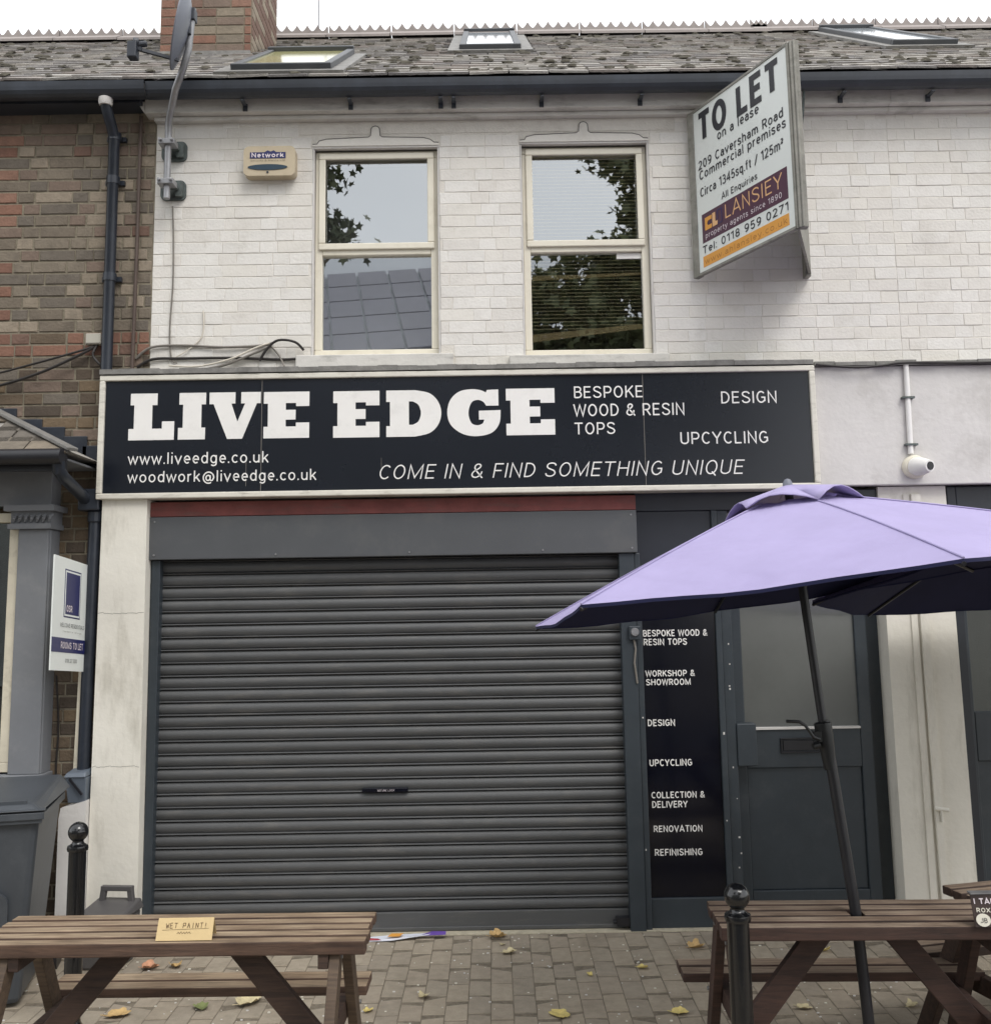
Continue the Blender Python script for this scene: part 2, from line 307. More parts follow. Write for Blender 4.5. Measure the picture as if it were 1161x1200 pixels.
FONT = {
 'A': (.60, [[(0, 0), (.30, 1), (.60, 0)], [(.10, .31), (.50, .31)]]), 'B': (.50, [[(.05, .05), (.05, .95), (.27, .95)]+_arc(.27, .74, .18, .21, 90, -90)+[(.05, .53)], [(.27, .53)]+_arc(.28, .29, .21, .24, 90, -90)+[(.05, .05)]]),
 'C': (.56, [_arc(.31, .5, .26, .45, 45, 315)]), 'D': (.55, [[(.05, .05), (.05, .95), (.20, .95)]+_arc(.20, .5, .31, .45, 90, -90)+[(.05, .05)]]),
 'E': (.48, [[(.47, .95), (.05, .95), (.05, .05), (.47, .05)], [(.05, .52), (.42, .52)]]), 'F': (.46, [[(.46, .95), (.05, .95), (.05, 0)], [(.05, .49), (.41, .49)]]),
 'G': (.58, [_arc(.31, .5, .26, .45, 45, 318)+[(.54, .20), (.54, .47), (.32, .47)]]), 'H': (.58, [[(.05, 0), (.05, 1)], [(.53, 0), (.53, 1)], [(.05, .53), (.53, .53)]]),
 'I': (.10, [[(.05, 0), (.05, 1)]]), 'J': (.46, [[(.41, 1), (.41, .28)]+_arc(.22, .28, .19, .23, 0, -170)]), 'K': (.54, [[(.05, 0), (.05, 1)], [(.52, 1), (.07, .42)], [(.22, .60), (.55, 0)]]),
 'L': (.45, [[(.05, 1), (.05, .05), (.45, .05)]]), 'M': (.74, [[(.05, 0), (.05, .96), (.37, .10), (.69, .96), (.69, 0)]]), 'N': (.58, [[(.05, 0), (.05, .97), (.53, .03), (.53, 1)]]),
 'O': (.62, [_arc(.31, .5, .26, .45, 0, 360, 28)]), 'P': (.52, [[(.05, 0), (.05, .95), (.29, .95)]+_arc(.29, .69, .2, .26, 90, -90)+[(.05, .43)]]),
 'Q': (.62, [_arc(.31, .5, .26, .45, 0, 360, 28), [(.36, .20), (.58, -.08)]]), 'R': (.54, [[(.05, 0), (.05, .95), (.27, .95)]+_arc(.28, .71, .2, .24, 90, -90)+[(.05, .47)], [(.28, .46), (.52, 0)]]),
 'S': (.55, [_S]), 'T': (.56, [[(0, .95), (.56, .95)], [(.28, .9), (.28, 0)]]), 'U': (.56, [[(.05, 1), (.05, .3)]+_arc(.28, .29, .23, .24, 180, 360)+[(.51, 1)]]),
 'V': (.58, [[(0, 1), (.29, .03), (.58, 1)]]), 'W': (.82, [[(0, 1), (.20, .04), (.41, .93), (.62, .04), (.82, 1)]]), 'X': (.56, [[(0, 1), (.56, 0)], [(.56, 1), (0, 0)]]),
 'Y': (.56, [[(0, 1), (.28, .44), (.56, 1)], [(.28, .46), (.28, 0)]]), 'Z': (.54, [[(.02, .95), (.48, .95), (.04, .05), (.52, .05)]]),
 '&': (.60, [_cr([(.60, .0), (.40, .27), (.20, .55), (.13, .75), (.18, .90), (.29, .95), (.40, .89), (.41, .75), (.31, .62), (.12, .45), (.05, .27), (.10, .11), (.25, .05), (.40, .12), (.50, .28), (.53, .45)])]),
 'a': (.44, [[(.39, 0), (.39, .46)]+_arc(.23, .46, .16, .20, 0, 155), [(.39, .42), (.24, .41)]+_arc(.20, .23, .15, .18, 90, 270)+[(.28, .07), (.39, .18)]]), 'b': (.47, [[(.05, 0), (.05, 1)], _arc(.24, .36, .19, .31, 0, 360, 22)]),
 'c': (.43, [_arc(.25, .36, .2, .31, 45, 315)]), 'd': (.47, [[(.42, 0), (.42, 1)], _arc(.24, .36, .19, .31, 0, 360, 22)]),
 'e': (.45, [[(.05, .36), (.42, .36)]+_arc(.24, .36, .18, .31, 0, 310)]), 'f': (.30, [[(.13, 0), (.13, .80)]+_arc(.25, .82, .12, .15, 180, 80), [(0, .66), (.29, .66)]]),
 'g': (.47, [_arc(.24, .36, .19, .31, 0, 360, 22), [(.42, X), (.42, -.02)]+_arc(.24, -.03, .18, .18, 0, -150)]), 'h': (.46, [[(.05, 0), (.05, 1)], [(.05, .42)]+_arc(.235, .44, .175, .23, 170, 0)+[(.41, 0)]]),
 'i': (.12, [[(.06, 0), (.06, X)], [(.06, .88), (.06, 1.0)]]), 'k': (.44, [[(.05, 0), (.05, 1)], [(.40, X), (.07, .27)], [(.18, .42), (.43, 0)]]), 'l': (.11, [[(.055, 0), (.055, 1)]]),
 'm': (.74, [[(.05, 0), (.05, X)], [(.05, .42)]+_arc(.21, .45, .155, .22, 170, 0)+[(.365, 0)], [(.37, .42)]+_arc(.53, .45, .155, .22, 170, 0)+[(.685, 0)]]), 'n': (.46, [[(.05, 0), (.05, X)], [(.05, .42)]+_arc(.235, .44, .175, .23, 170, 0)+[(.41, 0)]]),
 'o': (.49, [_arc(.245, .36, .2, .31, 0, 360, 24)]), 'p': (.47, [[(.05, -.28), (.05, X)], _arc(.24, .36, .19, .31, 0, 360, 22)]), 'q': (.47, [[(.42, -.28), (.42, X)], _arc(.24, .36, .19, .31, 0, 360, 22)]),
 'r': (.29, [[(.05, 0), (.05, X)], [(.05, .42)]+_arc(.23, .45, .17, .21, 170, 75)]), 's': (.41, [[(x*.74, y*X/1.0) for x, y in _S]]), 't': (.28, [[(.13, .88), (.13, .18)]+_arc(.24, .17, .11, .12, 180, 285), [(0, .66), (.28, .66)]]),
 'u': (.46, [[(.05, X), (.05, .28)]+_arc(.225, .27, .175, .22, 180, 350), [(.41, X), (.41, 0)]]), 'v': (.44, [[(0, X), (.22, .03), (.44, X)]]), 'w': (.66, [[(0, X), (.17, .04), (.33, .64), (.49, .04), (.66, X)]]),
 'x': (.44, [[(0, X), (.44, 0)], [(.44, X), (0, 0)]]), 'y': (.44, [[(0, X), (.22, .05)], [(.44, X), (.19, -.12), (.11, -.24), (.0, -.24)]]),
 '.': (.10, [[(.05, 0), (.05, .13)]]), ':': (.10, [[(.05, 0), (.05, .13)], [(.05, .55), (.05, .68)]]), '/': (.36, [[(0, -.08), (.36, 1)]]), '-': (.3, [[(.03, .4), (.27, .4)]]), '!': (.1, [[(.05, .3), (.05, 1)], [(.05, 0), (.05, .13)]]),
 '@': (.86, [_arc(.42, .32, .15, .23, 0, 360, 18), [(.57, .55), (.555, .22)]+_arc(.66, .22, .1, .14, 190, 330)+_arc(.45, .34, .37, .50, 0, 300, 22)]),
 '0': (.50, [_arc(.25, .5, .2, .45, 0, 360, 26)]), '1': (.32, [[(.0, .80), (.25, .95), (.25, 0)]]), '2': (.50, [_arc(.25, .70, .19, .25, 165, -30)+[(.05, .06), (.48, .05)]]),
 '3': (.50, [_arc(.23, .74, .19, .21, 150, -80)+_arc(.23, .28, .22, .24, 85, -155)]), '4': (.54, [[(.39, 0), (.39, .96), (.03, .28), (.53, .28)]]), '5': (.50, [[(.44, .95), (.11, .95), (.07, .52)]+_arc(.23, .32, .21, .27, 115, -150)]),
 '6': (.50, [_arc(.25, .32, .2, .27, 0, 360, 22), _cr([(.06, .36), (.08, .62), (.20, .86), (.40, .95)])]), '7': (.48, [[(.02, .95), (.44, .95), (.14, 0)]]),
 '8': (.50, [_arc(.25, .73, .17, .22, 0, 360, 20), _arc(.25, .28, .20, .23, 0, 360, 20)]), '9': (.50, [_arc(.25, .68, .2, .27, 0, 360, 22), _cr([(.44, .64), (.42, .38), (.30, .14), (.10, .05)])]),
 '²': (.26, [[(x*.5, .52+y*.5) for x, y in _arc(.25, .70, .19, .25, 165, -30)+[(.05, .06), (.48, .05)]]]), ' ': (.22, [])}
def ribbon(mb, pts, th, place, h):
    if len(pts) < 2: return
    P = [Vector(p) for p in pts]; P = [p for i, p in enumerate(P) if i == 0 or (p-P[i-1]).length > 1e-5]; n = len(P)
    closed = (P[0]-P[-1]).length < 1e-4 and n > 3
    if closed: P = P[:-1]; n -= 1
    k = len(mb.v)
    for i in range(n):
        a = P[i-1] if (i > 0 or closed) else None; b = P[(i+1) % n] if (i < n-1 or closed) else None
        d1 = (P[i]-a).normalized() if a is not None else None; d2 = (b-P[i]).normalized() if b is not None else None
        if d1 is None: d1 = d2
        if d2 is None: d2 = d1
        nn = Vector((-(d1.y+d2.y), d1.x+d2.x)); 
        if nn.length < 1e-4: nn = Vector((-d1.y, d1.x))
        nn.normalize(); c = max(.42, nn.dot(Vector((-d1.y, d1.x)))); o = nn*(th/2/c)
        mb.v.append(place(P[i]+o, h)); mb.v.append(place(P[i]-o, h))
    for i in range(n if closed else n-1):
        j = (i+1) % n; mb.f.append((k+2*i, k+2*i+1, k+2*j+1, k+2*j)); mb.m.append(0)
def text(s, x0, x1, z, h, origin, udir, nrm, mt, parent, ref='H', bold=0.0, shear=0.0, name='lettering', up=(0, 0, 1), spacing=1.0, th=None):
    """own lettering on a plane: origin + u*udir + v*up, standing proud along nrm; height h, from u=x0 to x1"""
    th = th or (.108 + bold*3.2)
    adv = .12*spacing+th*.35; x = 0; items = []
    for ch in s:
        wd, st = FONT.get(ch, FONT['.']); items.append((x, st)); x += wd+adv
    tot = x-adv; sx = (x1-x0)/(tot+shear*(1 if s[-1].isupper() else .7)) ; O, U, V, N = Vector(origin), Vector(udir), Vector(up), Vector(nrm)
    ar = sx/h; words = [[]]
    for ch, it in zip(s, items):
        if ch == ' ': words.append([])
        else: words[-1].append(it)
    obs = []
    for wd_ in words:
      if not wd_: continue
      mb = MB()
      for xo, st in wd_:
        for i, pl in enumerate(st):
            # work in metric-like space so the stroke keeps an even width
            q = [((xo+a)*sx/1.0, b) for a, b in pl]
            def place2(p, hh): return tuple(O+U*(x0+p.x+p.y*shear)+V*(z+p.y)+N*(.0022+hh))
            ribbon(mb, [(a, b*h) for a, b in q], th*h*min(1.15, max(.8, ar))**.5, place2, .00025*i)
      me = bpy.data.meshes.new(name); me.from_pydata(mb.v, [], mb.f); me.materials.append(mt); me.update()
      o = bpy.data.objects.new(name, me); C.objects.link(o); o.parent = parent; obs.append(o)
    return obs
def shape2d(name, splines, mt, parent, place, ext=.0015):
    cv = bpy.data.curves.new('shape', 'CURVE'); cv.dimensions = '2D'; cv.fill_mode = 'BOTH'; cv.extrude = ext
    for pts in splines:
        sp = cv.splines.new('POLY'); sp.points.add(len(pts)-1); sp.use_cyclic_u = True
        for i, p in enumerate(pts): sp.points[i].co = (p[0], p[1], 0, 1)
    o = bpy.data.objects.new('tmp', cv); C.objects.link(o); dg = bpy.context.evaluated_depsgraph_get(); dg.update()
    me = bpy.data.meshes.new_from_object(o.evaluated_get(dg)); bpy.data.objects.remove(o)
    for v in me.vertices: v.co = place(v.co)
    me.materials.clear(); me.materials.append(mt); me.name = name
    o = bpy.data.objects.new(name, me); C.objects.link(o); o.parent = parent; return o

# ---------------------------------------------------------------- bricks
BCACHE = {}
def brick_mesh(wd, h, d, mt, var, ch=.004):
    key = (round(wd, 3), round(h, 3), round(d, 3), mt.name, var, ch)
    if key in BCACHE: return BCACHE[key]
    mb = MB(); brick_geo(mb, 0, 0, 0, wd, h, d, 0, random.Random(var*17+int(wd*1000)), ch); BCACHE[key] = mb.mesh('brick', mt); return BCACHE[key]
def brick_geo(mb, cx, y, cz, wd, h, d, m, r, ch=.004):
    a, b = wd/2, h/2; k = len(mb.v); j = lambda s=.0012: r.uniform(-s, s)
    outer = [(-a+j(), -b+j()), (a+j(), -b+j()), (a+j(), b+j()), (-a+j(), b+j())]
    mb.v += [(cx+x, y, cz+z) for x, z in outer]
    mb.v += [(cx+x, y-d+ch, cz+z) for x, z in outer]
    mb.v += [(cx+x*(1-ch/a), y-d+j(.001), cz+z*(1-ch/b)) for x, z in outer]
    for i in range(4):
        i2 = (i+1) % 4
        mb.f.append((k+i, k+i2, k+4+i2, k+4+i)); mb.m.append(m); mb.f.append((k+4+i, k+4+i2, k+8+i2, k+8+i)); mb.m.append(m)
    mb.f.append((k+8, k+9, k+10, k+11)); mb.m.append(m)
def brick_wall(parent, x0, x1, z0, z1, y, course, holes, tonef, vis, joint=.009, depth=.006, djit=.002, header=True, limit=300, xoff=0, ch=.004, header_joint=None):
    L = []; row = 0; z = z0
    while z+course*.6 < z1:
        ph = z+course > z1 and z1-z or course
        x = x0 - (row % 2)*.165/1.0 - xoff; k = row
        spans = [(x0, x1)]
        for h in holes:
            if h[2] < z+ph-.01 and h[3] > z+.01:
                ns = []
                for a, b in spans:
                    if h[0] > a: ns.append((a, min(b, h[0])))
                    if h[1] < b: ns.append((max(a, h[1]), b))
                spans = [s_ for s_ in ns if s_[1]-s_[0] > .01]
        while x < x1:
            wd = (.225 if k % 2 else .112) if header else .225
            wd *= rnd.uniform(.94, 1.06)
            for a, b in spans:
                p, q = max(x, a), min(x+wd, b)
                if q-p > .035: L.append((p, q, z, z+ph))
            x += wd; k += 1
        z += course; row += 1
    L = [(rnd.random() if vis((a+b)/2, (c+d)/2) else 2+rnd.random(), a, b, c, d) for a, b, c, d in L]
    L.sort(); tonelist = []; stuff = MB()
    for i, (sc, a, b, c, d) in enumerate(L):
        mt = tonef((a+b)/2, (c+d)/2); dd = depth+rnd.uniform(-djit, djit); cx = (a+b)/2; cz = (c+d)/2
        if i < limit and sc < 2:
            wq = round((b-a-joint)/.012)*.012 if header_joint is None else round((b-a-header_joint)/.004)*.004
            me = brick_mesh(wq, course-joint, .006, mt, rnd.randrange(3), ch)
            o = bpy.data.objects.new('brick', me); o.location = (cx, y-(dd-.006), cz); C.objects.link(o); o.parent = parent
        else:
            if mt not in tonelist: tonelist.append(mt)
            brick_geo(stuff, cx, y, cz, b-a-(joint if header_joint is None else header_joint), d-c-joint, dd, tonelist.index(mt), rnd, ch)
    if stuff.f: stuff.build('brickwork', tonelist, parent, kind='stuff')

# ---------------------------------------------------------------- setting: ground, paving, road
def gz(y): return .025*min(y, 0) if y > -4.4 else -.11
mb = MB(); mb.poly([(-9, .3, -.0022), (-9, 0, -.0022), (-9, -4.4, gz(-4.399)-.0022), (14, -4.4, gz(-4.399)-.0022), (14, 0, -.0022), (14, .3, -.0022)])
paving = mb.build('pavement', MT['joint']); paving['kind'] = 'structure'
pv = []
row = 0; x = -4.2
while x < 5.4:
    y = .0 - (row % 2)*.105 - .005
    if row % 2: pv.append((x, -.035, -.095))
    else: y = -.035
    y = -.035 - (row % 2)*.105*.62
    while y > -3.9:
        pv.append((x, y, y-.212)); y -= .212
    x += .108; row += 1
def vis_p(p): return abs(p[0]) < 2.6 and p[1] > -1.35
pv = [p for p in pv if p[1]-p[2] > .03]
near = sorted([p for p in pv if vis_p(p)], key=lambda p: p[1]); far = [p for p in pv if not vis_p(p)]
far += near[300:]; near = near[:300]
PC = {}
def pgeo(mb, cx, y0, y1, m, r, flat=False):
    a = .0524; b = (y0-y1)/2-.0016; cy = (y0+y1)/2; k = len(mb.v); hz = r.uniform(-.0008, .0012); tx, ty = r.uniform(-.012, .012), r.uniform(-.008, .008)
    c = .0022
    for aa, bb, z in ((a, b, -.03), (a, b, -c), (a-c, b-c, 0)):
        for sx, sy in ((-1, -1), (1, -1), (1, 1), (-1, 1)):
            zz = z + (sx*aa*tx+sy*bb*ty+hz if z > -.02 else 0)
            mb.v.append((cx+sx*aa, (0 if flat else cy)+sy*bb, zz+(0 if flat else gz(cy))))
    for l in (0, 4):
        for i in range(4): mb.f.append((k+l+i, k+l+(i+1) % 4, k+l+4+(i+1) % 4, k+l+4+i)); mb.m.append(m)
    mb.f.append((k+8, k+9, k+10, k+11)); mb.m.append(m)
for x_, y0, y1 in near:
    L_ = round(y0-y1, 2); key = (L_, rnd.randrange(5), rnd.randrange(3))
    if key not in PC:
        mb = MB(); pgeo(mb, 0, L_/2+.0, -L_/2, 0, random.Random(hash(key) % 999 if False else key[1]*7+key[2]), True); PC[key] = mb.mesh('paver', PAVERS[key[1]])
    o = bpy.data.objects.new('paver', PC[key]); o.location = (x_, (y0+y1)/2, gz((y0+y1)/2)); C.objects.link(o); o.parent = paving
mb = MB()
for x_, y0, y1 in far: pgeo(mb, x_, y0, y1, rnd.randrange(5), rnd)
mb.build('block_paving', PAVERS, paving, kind='stuff')
mb = MB().box(-9, 14, -4.56, -4.41, -.3, -.1); k_ = mb.build('kerb', MT['concrete'], bevel=.01); k_['kind'] = 'structure'
mb = MB(); mb.poly([(-60, -4.56, -.22), (60, -4.56, -.22), (60, -11.6, -.22), (-60, -11.6, -.22)]); o = mb.build('road', MT['asphalt']); o['kind'] = 'structure'
mb = MB(); mb.poly([(-600, -600, -.26), (600, -600, -.26), (600, 600, -.26), (-600, 600, -.26)]); o = mb.build('ground', MT['earth']); o['kind'] = 'structure'
mb = MB().box(-60, 60, -15.4, -11.6, -.25, -.1); o = mb.build('far_pavement', MT['earth']); o['kind'] = 'structure'
mb = MB().box(-2.02, 1.42, -.03, .1, -.05, .006); mb.box(1.42, 2.36, -.03, .3, -.05, .012)
o = mb.build('shop_threshold', MT['concrete'], bevel=.004); o['kind'] = 'structure'

# ---------------------------------------------------------------- roofs
PITCH = math.atan2(7.34-5.17, 3.2); SL = 3.2/math.cos(PITCH)
def roofpt(x, s, n=0):   # s metres up the slope from the eave, n metres off the slope
    return Vector((x, -.22+s*math.cos(PITCH)-n*math.sin(PITCH), 5.15+s*math.sin(PITCH)+n*math.cos(PITCH)))
SLC = {}
def roof(parent, x0, x1, lim, holes, seed, gauge=.165, wd=.25):
    r = random.Random(seed)
    mb = MB(); mb.hexa([roofpt(x0, 0, -.12), roofpt(x1, 0, -.12), roofpt(x1, SL, -.12), roofpt(x0, SL, -.12), roofpt(x0, 0, -.03), roofpt(x1, 0, -.03), roofpt(x1, SL, -.03), roofpt(x0, SL, -.03)])
    a, b = roofpt(x0, SL, -.12), roofpt(x1, SL, -.12)   # back slope
    mb.poly([a, b, (b.x, b.y+3.2, 5.1), (a.x, a.y+3.2, 5.1)])
    rf = mb.build('roof', SLATES[2], parent)
    L = []; n = int(SL/gauge)
    for i in range(n):
        x = x0-(i % 2)*wd/2
        while x < x1:
            p, q = max(x, x0), min(x+wd, x1)
            if q-p > .06 and not any(h[0] < (p+q)/2 < h[1] and h[2] < i*gauge+.1 < h[3] for h in holes): L.append((p, q, i*gauge-.015))
            x += wd
    r.shuffle(L); L.sort(key=lambda t: (abs((t[0]+t[1])/2) > 3.4+t[2]*.4))
    st = MB(); rot = Matrix.Rotation(PITCH-.035, 4, 'X')
    for i, (p, q, s) in enumerate(L):
        w2 = q-p-.006; var = (round(w2, 2), r.randrange(5), r.randrange(3))
        if i < lim:
            if var not in SLC:
                m2 = MB(); rr = random.Random(var[1]*9+var[2]); a = var[0]/2; e = [rr.uniform(-.006, .006) for _ in range(4)]; tw = rr.uniform(-.004, .004)
                m2.hexa([(-a, e[0], tw), (a, e[1], -tw), (a, .3, 0), (-a, .3, 0), (-a, e[0]+.002, .014+tw), (a, e[1]+.002, .014-tw), (a, .3, .008), (-a, .3, .008)])
                SLC[var] = m2.mesh('slate', SLATES[var[1]])
            o = bpy.data.objects.new('slate', SLC[var]); o.parent = rf
            o.matrix_local = Matrix.Translation(roofpt((p+q)/2, s+r.uniform(-.006, .006), .0)) @ rot @ Matrix.Rotation(r.uniform(-.012, .012), 4, 'Z'); C.objects.link(o)
        else:
            T = Matrix.Translation(roofpt((p+q)/2, s, 0)) @ rot; a = w2/2
            st.hexa([T @ Vector(c) for c in [(-a, 0, 0), (a, 0, 0), (a, .3, 0), (-a, .3, 0), (-a, 0, .014), (a, 0, .014), (a, .3, .008), (-a, .3, .008)]], var[1])
    if st.f: st.build('slating', SLATES, rf, kind='stuff')
    ms = MB()
    for _ in range(int((x1-x0)*70)):
        s = r.uniform(0, SL-.15)**1; x = r.uniform(x0+.05, x1-.05)
        if any(h[0]-.05 < x < h[1]+.05 and h[2]-.05 < s < h[3]+.05 for h in holes): continue
        c = roofpt(x, s, .02); rr = r.uniform(.012, .034); k = len(ms.v)
        for zf, rf_ in ((-.3, 1), (.25, .8), (.5, .3)):
            for j in range(5):
                t = j*1.2566+r.random(); ms.v.append((c.x+math.cos(t)*rr*rf_*1.5*r.uniform(.7, 1.2), c.y+math.sin(t)*rr*rf_, c.z+rr*zf*.8+math.sin(t)*rr*rf_*.6))
        for l in (0, 5):
            for j in range(5): ms.f.append((k+l+j, k+l+(j+1) % 5, k+l+5+(j+1) % 5, k+l+5+j)); ms.m.append(0)
        ms.f.append(tuple(k+10+j for j in range(5))); ms.m.append(0)
    ms.build('moss', MT['moss'], rf, kind='stuff')
    # crested ridge tiles
    x = x0; i = 0
    tile = MB(); tl = .6
    top = [(0, .0)]
    prof = [(kk/60*.597, .045+.062*(1-math.sin(math.pi*((kk/10) % 1)))**.9) for kk in range(60)]
    for kx in range(0):
        u0 = kx*.1
        prof += [(u0+.0, .052), (u0+.012, .046), (u0+.03, .056), (u0+.042, .075), (u0+.05, .105), (u0+.058, .075), (u0+.07, .056), (u0+.088, .046)]
    prof += [(.597, .09)]
    tile.prism([(.003, -.02)]+[(.003+u*.99, z) for u, z in prof]+[(.597, -.02)], -.014, .014)
    for sg in (-1, 1):
        tile.hexa([(.002, 0, .0), (.598, 0, .0), (.598, sg*.16, -.105), (.002, sg*.16, -.105), (.002, 0, .035), (.598, 0, .035), (.598, sg*.16, -.08), (.002, sg*.16, -.08)])
    tme = tile.mesh('ridge_tile', MT['ridge'])
    while x < x1-.2:
        c = roofpt(0, SL, .03)
        o = bpy.data.objects.new('ridge_tile', tme); o.location = (x, c.y, c.z+r.uniform(-.004, .004)); o.rotation_euler = (0, r.uniform(-.006, .006), 0); C.objects.link(o); o.parent = rf
        if x+tl > x1+.2: o.scale = ((x1-x)/tl, 1, 1)
        x += tl+.004
    return rf
def skylight(rf, x0, x1, s0, s1, yellow=False):
    T = lambda x, s, n: roofpt(x, s, n)
    def slab(mb, a, b, c, d, n0, n1): mb.hexa([T(a, c, n0), T(b, c, n0), T(b, d, n0), T(a, d, n0), T(a, c, n1), T(b, c, n1), T(b, d, n1), T(a, d, n1)])
    mb = MB(); t = .05
    slab(mb, x0, x1, s0, s0+t, 0, .065); slab(mb, x0, x1, s1-t, s1, 0, .085); slab(mb, x0, x0+t, s0+t, s1-t, 0, .065); slab(mb, x1-t, x1, s0+t, s1-t, 0, .065)
    f = mb.build('skylight', MT['header'], rf, bevel=.006)
    mb = MB(); slab(mb, x0+t, x1-t, s0+t, s1-t, .045, .052)
    mb.build('pane', MT['skyglass'] if not yellow else MT['yellowglass'], f)
    mb = MB(); slab(mb, x0-.09, x1+.09, s0-.1, s0, .005, .028); slab(mb, x0-.09, x0-.002, s0, s1, .005, .028); slab(mb, x1+.002, x1+.09, s0, s1, .005, .028)
    mb.build('flashing', MT['lead'], f)

# ---------------------------------------------------------------- the shop (middle building)
SX0, SX1 = -2.105, 2.56
shop = thing('terraced_shop', 'white painted brick shop with dark roller shutter, two first floor windows and slate roof', 'building')
WIN = [(-1.108, -.305, 3.425, 4.79), (.212, 1.030, 3.405, 4.80)]
mb = MB(); wallmesh(mb, SX0, SX1, 3.2, 5.0, 0, .3, WIN); mb.box(-1.2, 1.2, -.0035, 0, 4.872, 4.955)
mb.box(SX0, SX1, .25, .5, -.2, 3.2); mb.box(SX0, SX1, 2.4, 2.5, -.2, 5.0)
mb.box(SX0, -1.9, .3, 2.4, 3, 5); mb.box(SX1-.1, SX1, .3, 2.4, 3, 5); mb.box(SX0, SX1, .3, 2.4, 3.1, 3.2); mb.box(SX0, SX1, .3, 2.4, 5.0, 5.1); mb.box(-.1, 0, .3, 2.4, 3.2, 5)
wall = mb.build('wall', MT['whitemortar'], shop)
LINT = [(0, 0), (0, .012), (.03, .014), (.042, .034), (.09, .046), (.362, .056), (.377, .066), (.381, .112), (.392, .126), (.408, .130), (.424, .126), (.435, .112), (.439, .066), (.452, .056), (.72, .048), (.765, .036), (.79, .016), (.82, .014), (.82, 0)]
holes = WIN+[(a-.01, b+.01, d-.01, d+.075) for a, b, c, d in WIN]+[(-1.2, -.22, 3.33, 3.425), (.14, 1.10, 3.33, 3.405), (-1.2, 1.2, 4.87, 5.0)]
wt = [MT['whitepaint']]
for i_, c_ in enumerate([(220, 217, 211), (223, 220, 214), (218, 214, 207)]):
    wt.append(mat(f'white_brick_paint_{i_}', s2l(*c_), .75, .05, 6, .3, 60, dirt=s2l(150, 142, 128), dscale=3, damt=.5, stretch='world'))
brick_wall(wall, SX0, SX1, 3.325, 4.98, 0, .0765, holes, lambda x, z: rnd.choice(wt), lambda x, z: abs(x) < 3, joint=.0034, depth=.0030, djit=.0014, ch=.0026, header_joint=.0010)
for i, (a, b, c, d) in enumerate(WIN):
    sx = (b-a)/.82
    mb = MB(); mb.prism([(a+u*sx, d+v+.0) for u, v in LINT], -.011, 0); mb.box(a-.0, b, -.0105, 0, d-.001, d)
    lt_ = mb.build('lintel', MT['whitepaint'], shop, bevel=.003)
    mb = MB(); mb.tube([(a+u*sx, -.011, d+v+.001) for u, v in LINT[1:-1]], .0032, 5); mb.build('lintel_edge', MT['lead'], lt_)
    mb = MB(); mb.box(a-.09, b+.08, -.035, .1, c-.088, c-.004); mb.build('window_sill', MT['cornice'], shop, bevel=.006)
    # frame: outer frame, opening top sash, fixed lower pane, transom
    W = bpy.data.objects.new('window', None); C.objects.link(W); W.parent = shop
    mb = MB(); frame(mb, a+.012, b-.012, c, d-.015, .045, .045, .11)
    mb.box(a+.057, b-.057, .045, .11, 4.085, 4.125)
    mb.build('frame', MT['upvc'], W, bevel=.005)
    mb = MB(); frame(mb, a+.035, b-.035, 4.118, d-.03, .042, .028, .044); mb.build('sash', MT['upvc'], W, bevel=.006)
    for y_, z0_, z1_ in ((.07, 4.12, d-.06), (.078, c+.03, 4.09)):
        mb = MB(); mb.poly([(a+.05, y_, z0_), (b-.05, y_, z0_), (b-.05, y_, z1_), (a+.05, y_, z1_)]); mb.build('glass_pane', MT['glass'], W)
    mb = MB(); mb.box(a-.004, b+.004, -.004, .03, d-.012, d+.002); mb.box(a-.002, a+.010, .0, .05, c, d-.012); mb.box(b-.010, b+.002, .0, .05, c, d-.012); mb.build('reveal_trim', MT['rendergrey'], W)
    if i == 0:
        mb = MB(); mb.box(a, b, .35, .37, c-.1, d+.1); mb.build('net_curtain', MT['curtain'], W)
    else:
        mb = MB()
        k = 0; z = 4.735
        while z > 3.60:
            mb.hexa([(a+.06, .112, z-.008), (b-.06, .112, z-.008), (b-.06, .120, z), (a+.06, .120, z), (a+.06, .1105, z-.007), (b-.06, .1105, z-.007), (b-.06, .1185, z+.001), (a+.06, .1185, z+.001)])
            z -= .0235
        mb.build('blind', MT['blind'], W, kind='stuff')
        for zl, zr, t in ((3.945, 3.965, .028), (3.565, 3.625, .05)):
            mb = MB(); mb.hexa([(a+.06, .10, zl-t), (b-.06, .10, zr-t*.6), (b-.06, .11, zr-t*.6), (a+.06, .11, zl-t), (a+.06, .10, zl), (b-.06, .10, zr), (b-.06, .11, zr), (a+.06, .11, zl)]); mb.build('blind_rail', MT['blindrail'], W)
        mb = MB(); mb.box(b-.215, b-.055, .068, .0745, 4.045, 4.08); st = mb.build('sticker', MT['letter'], W)
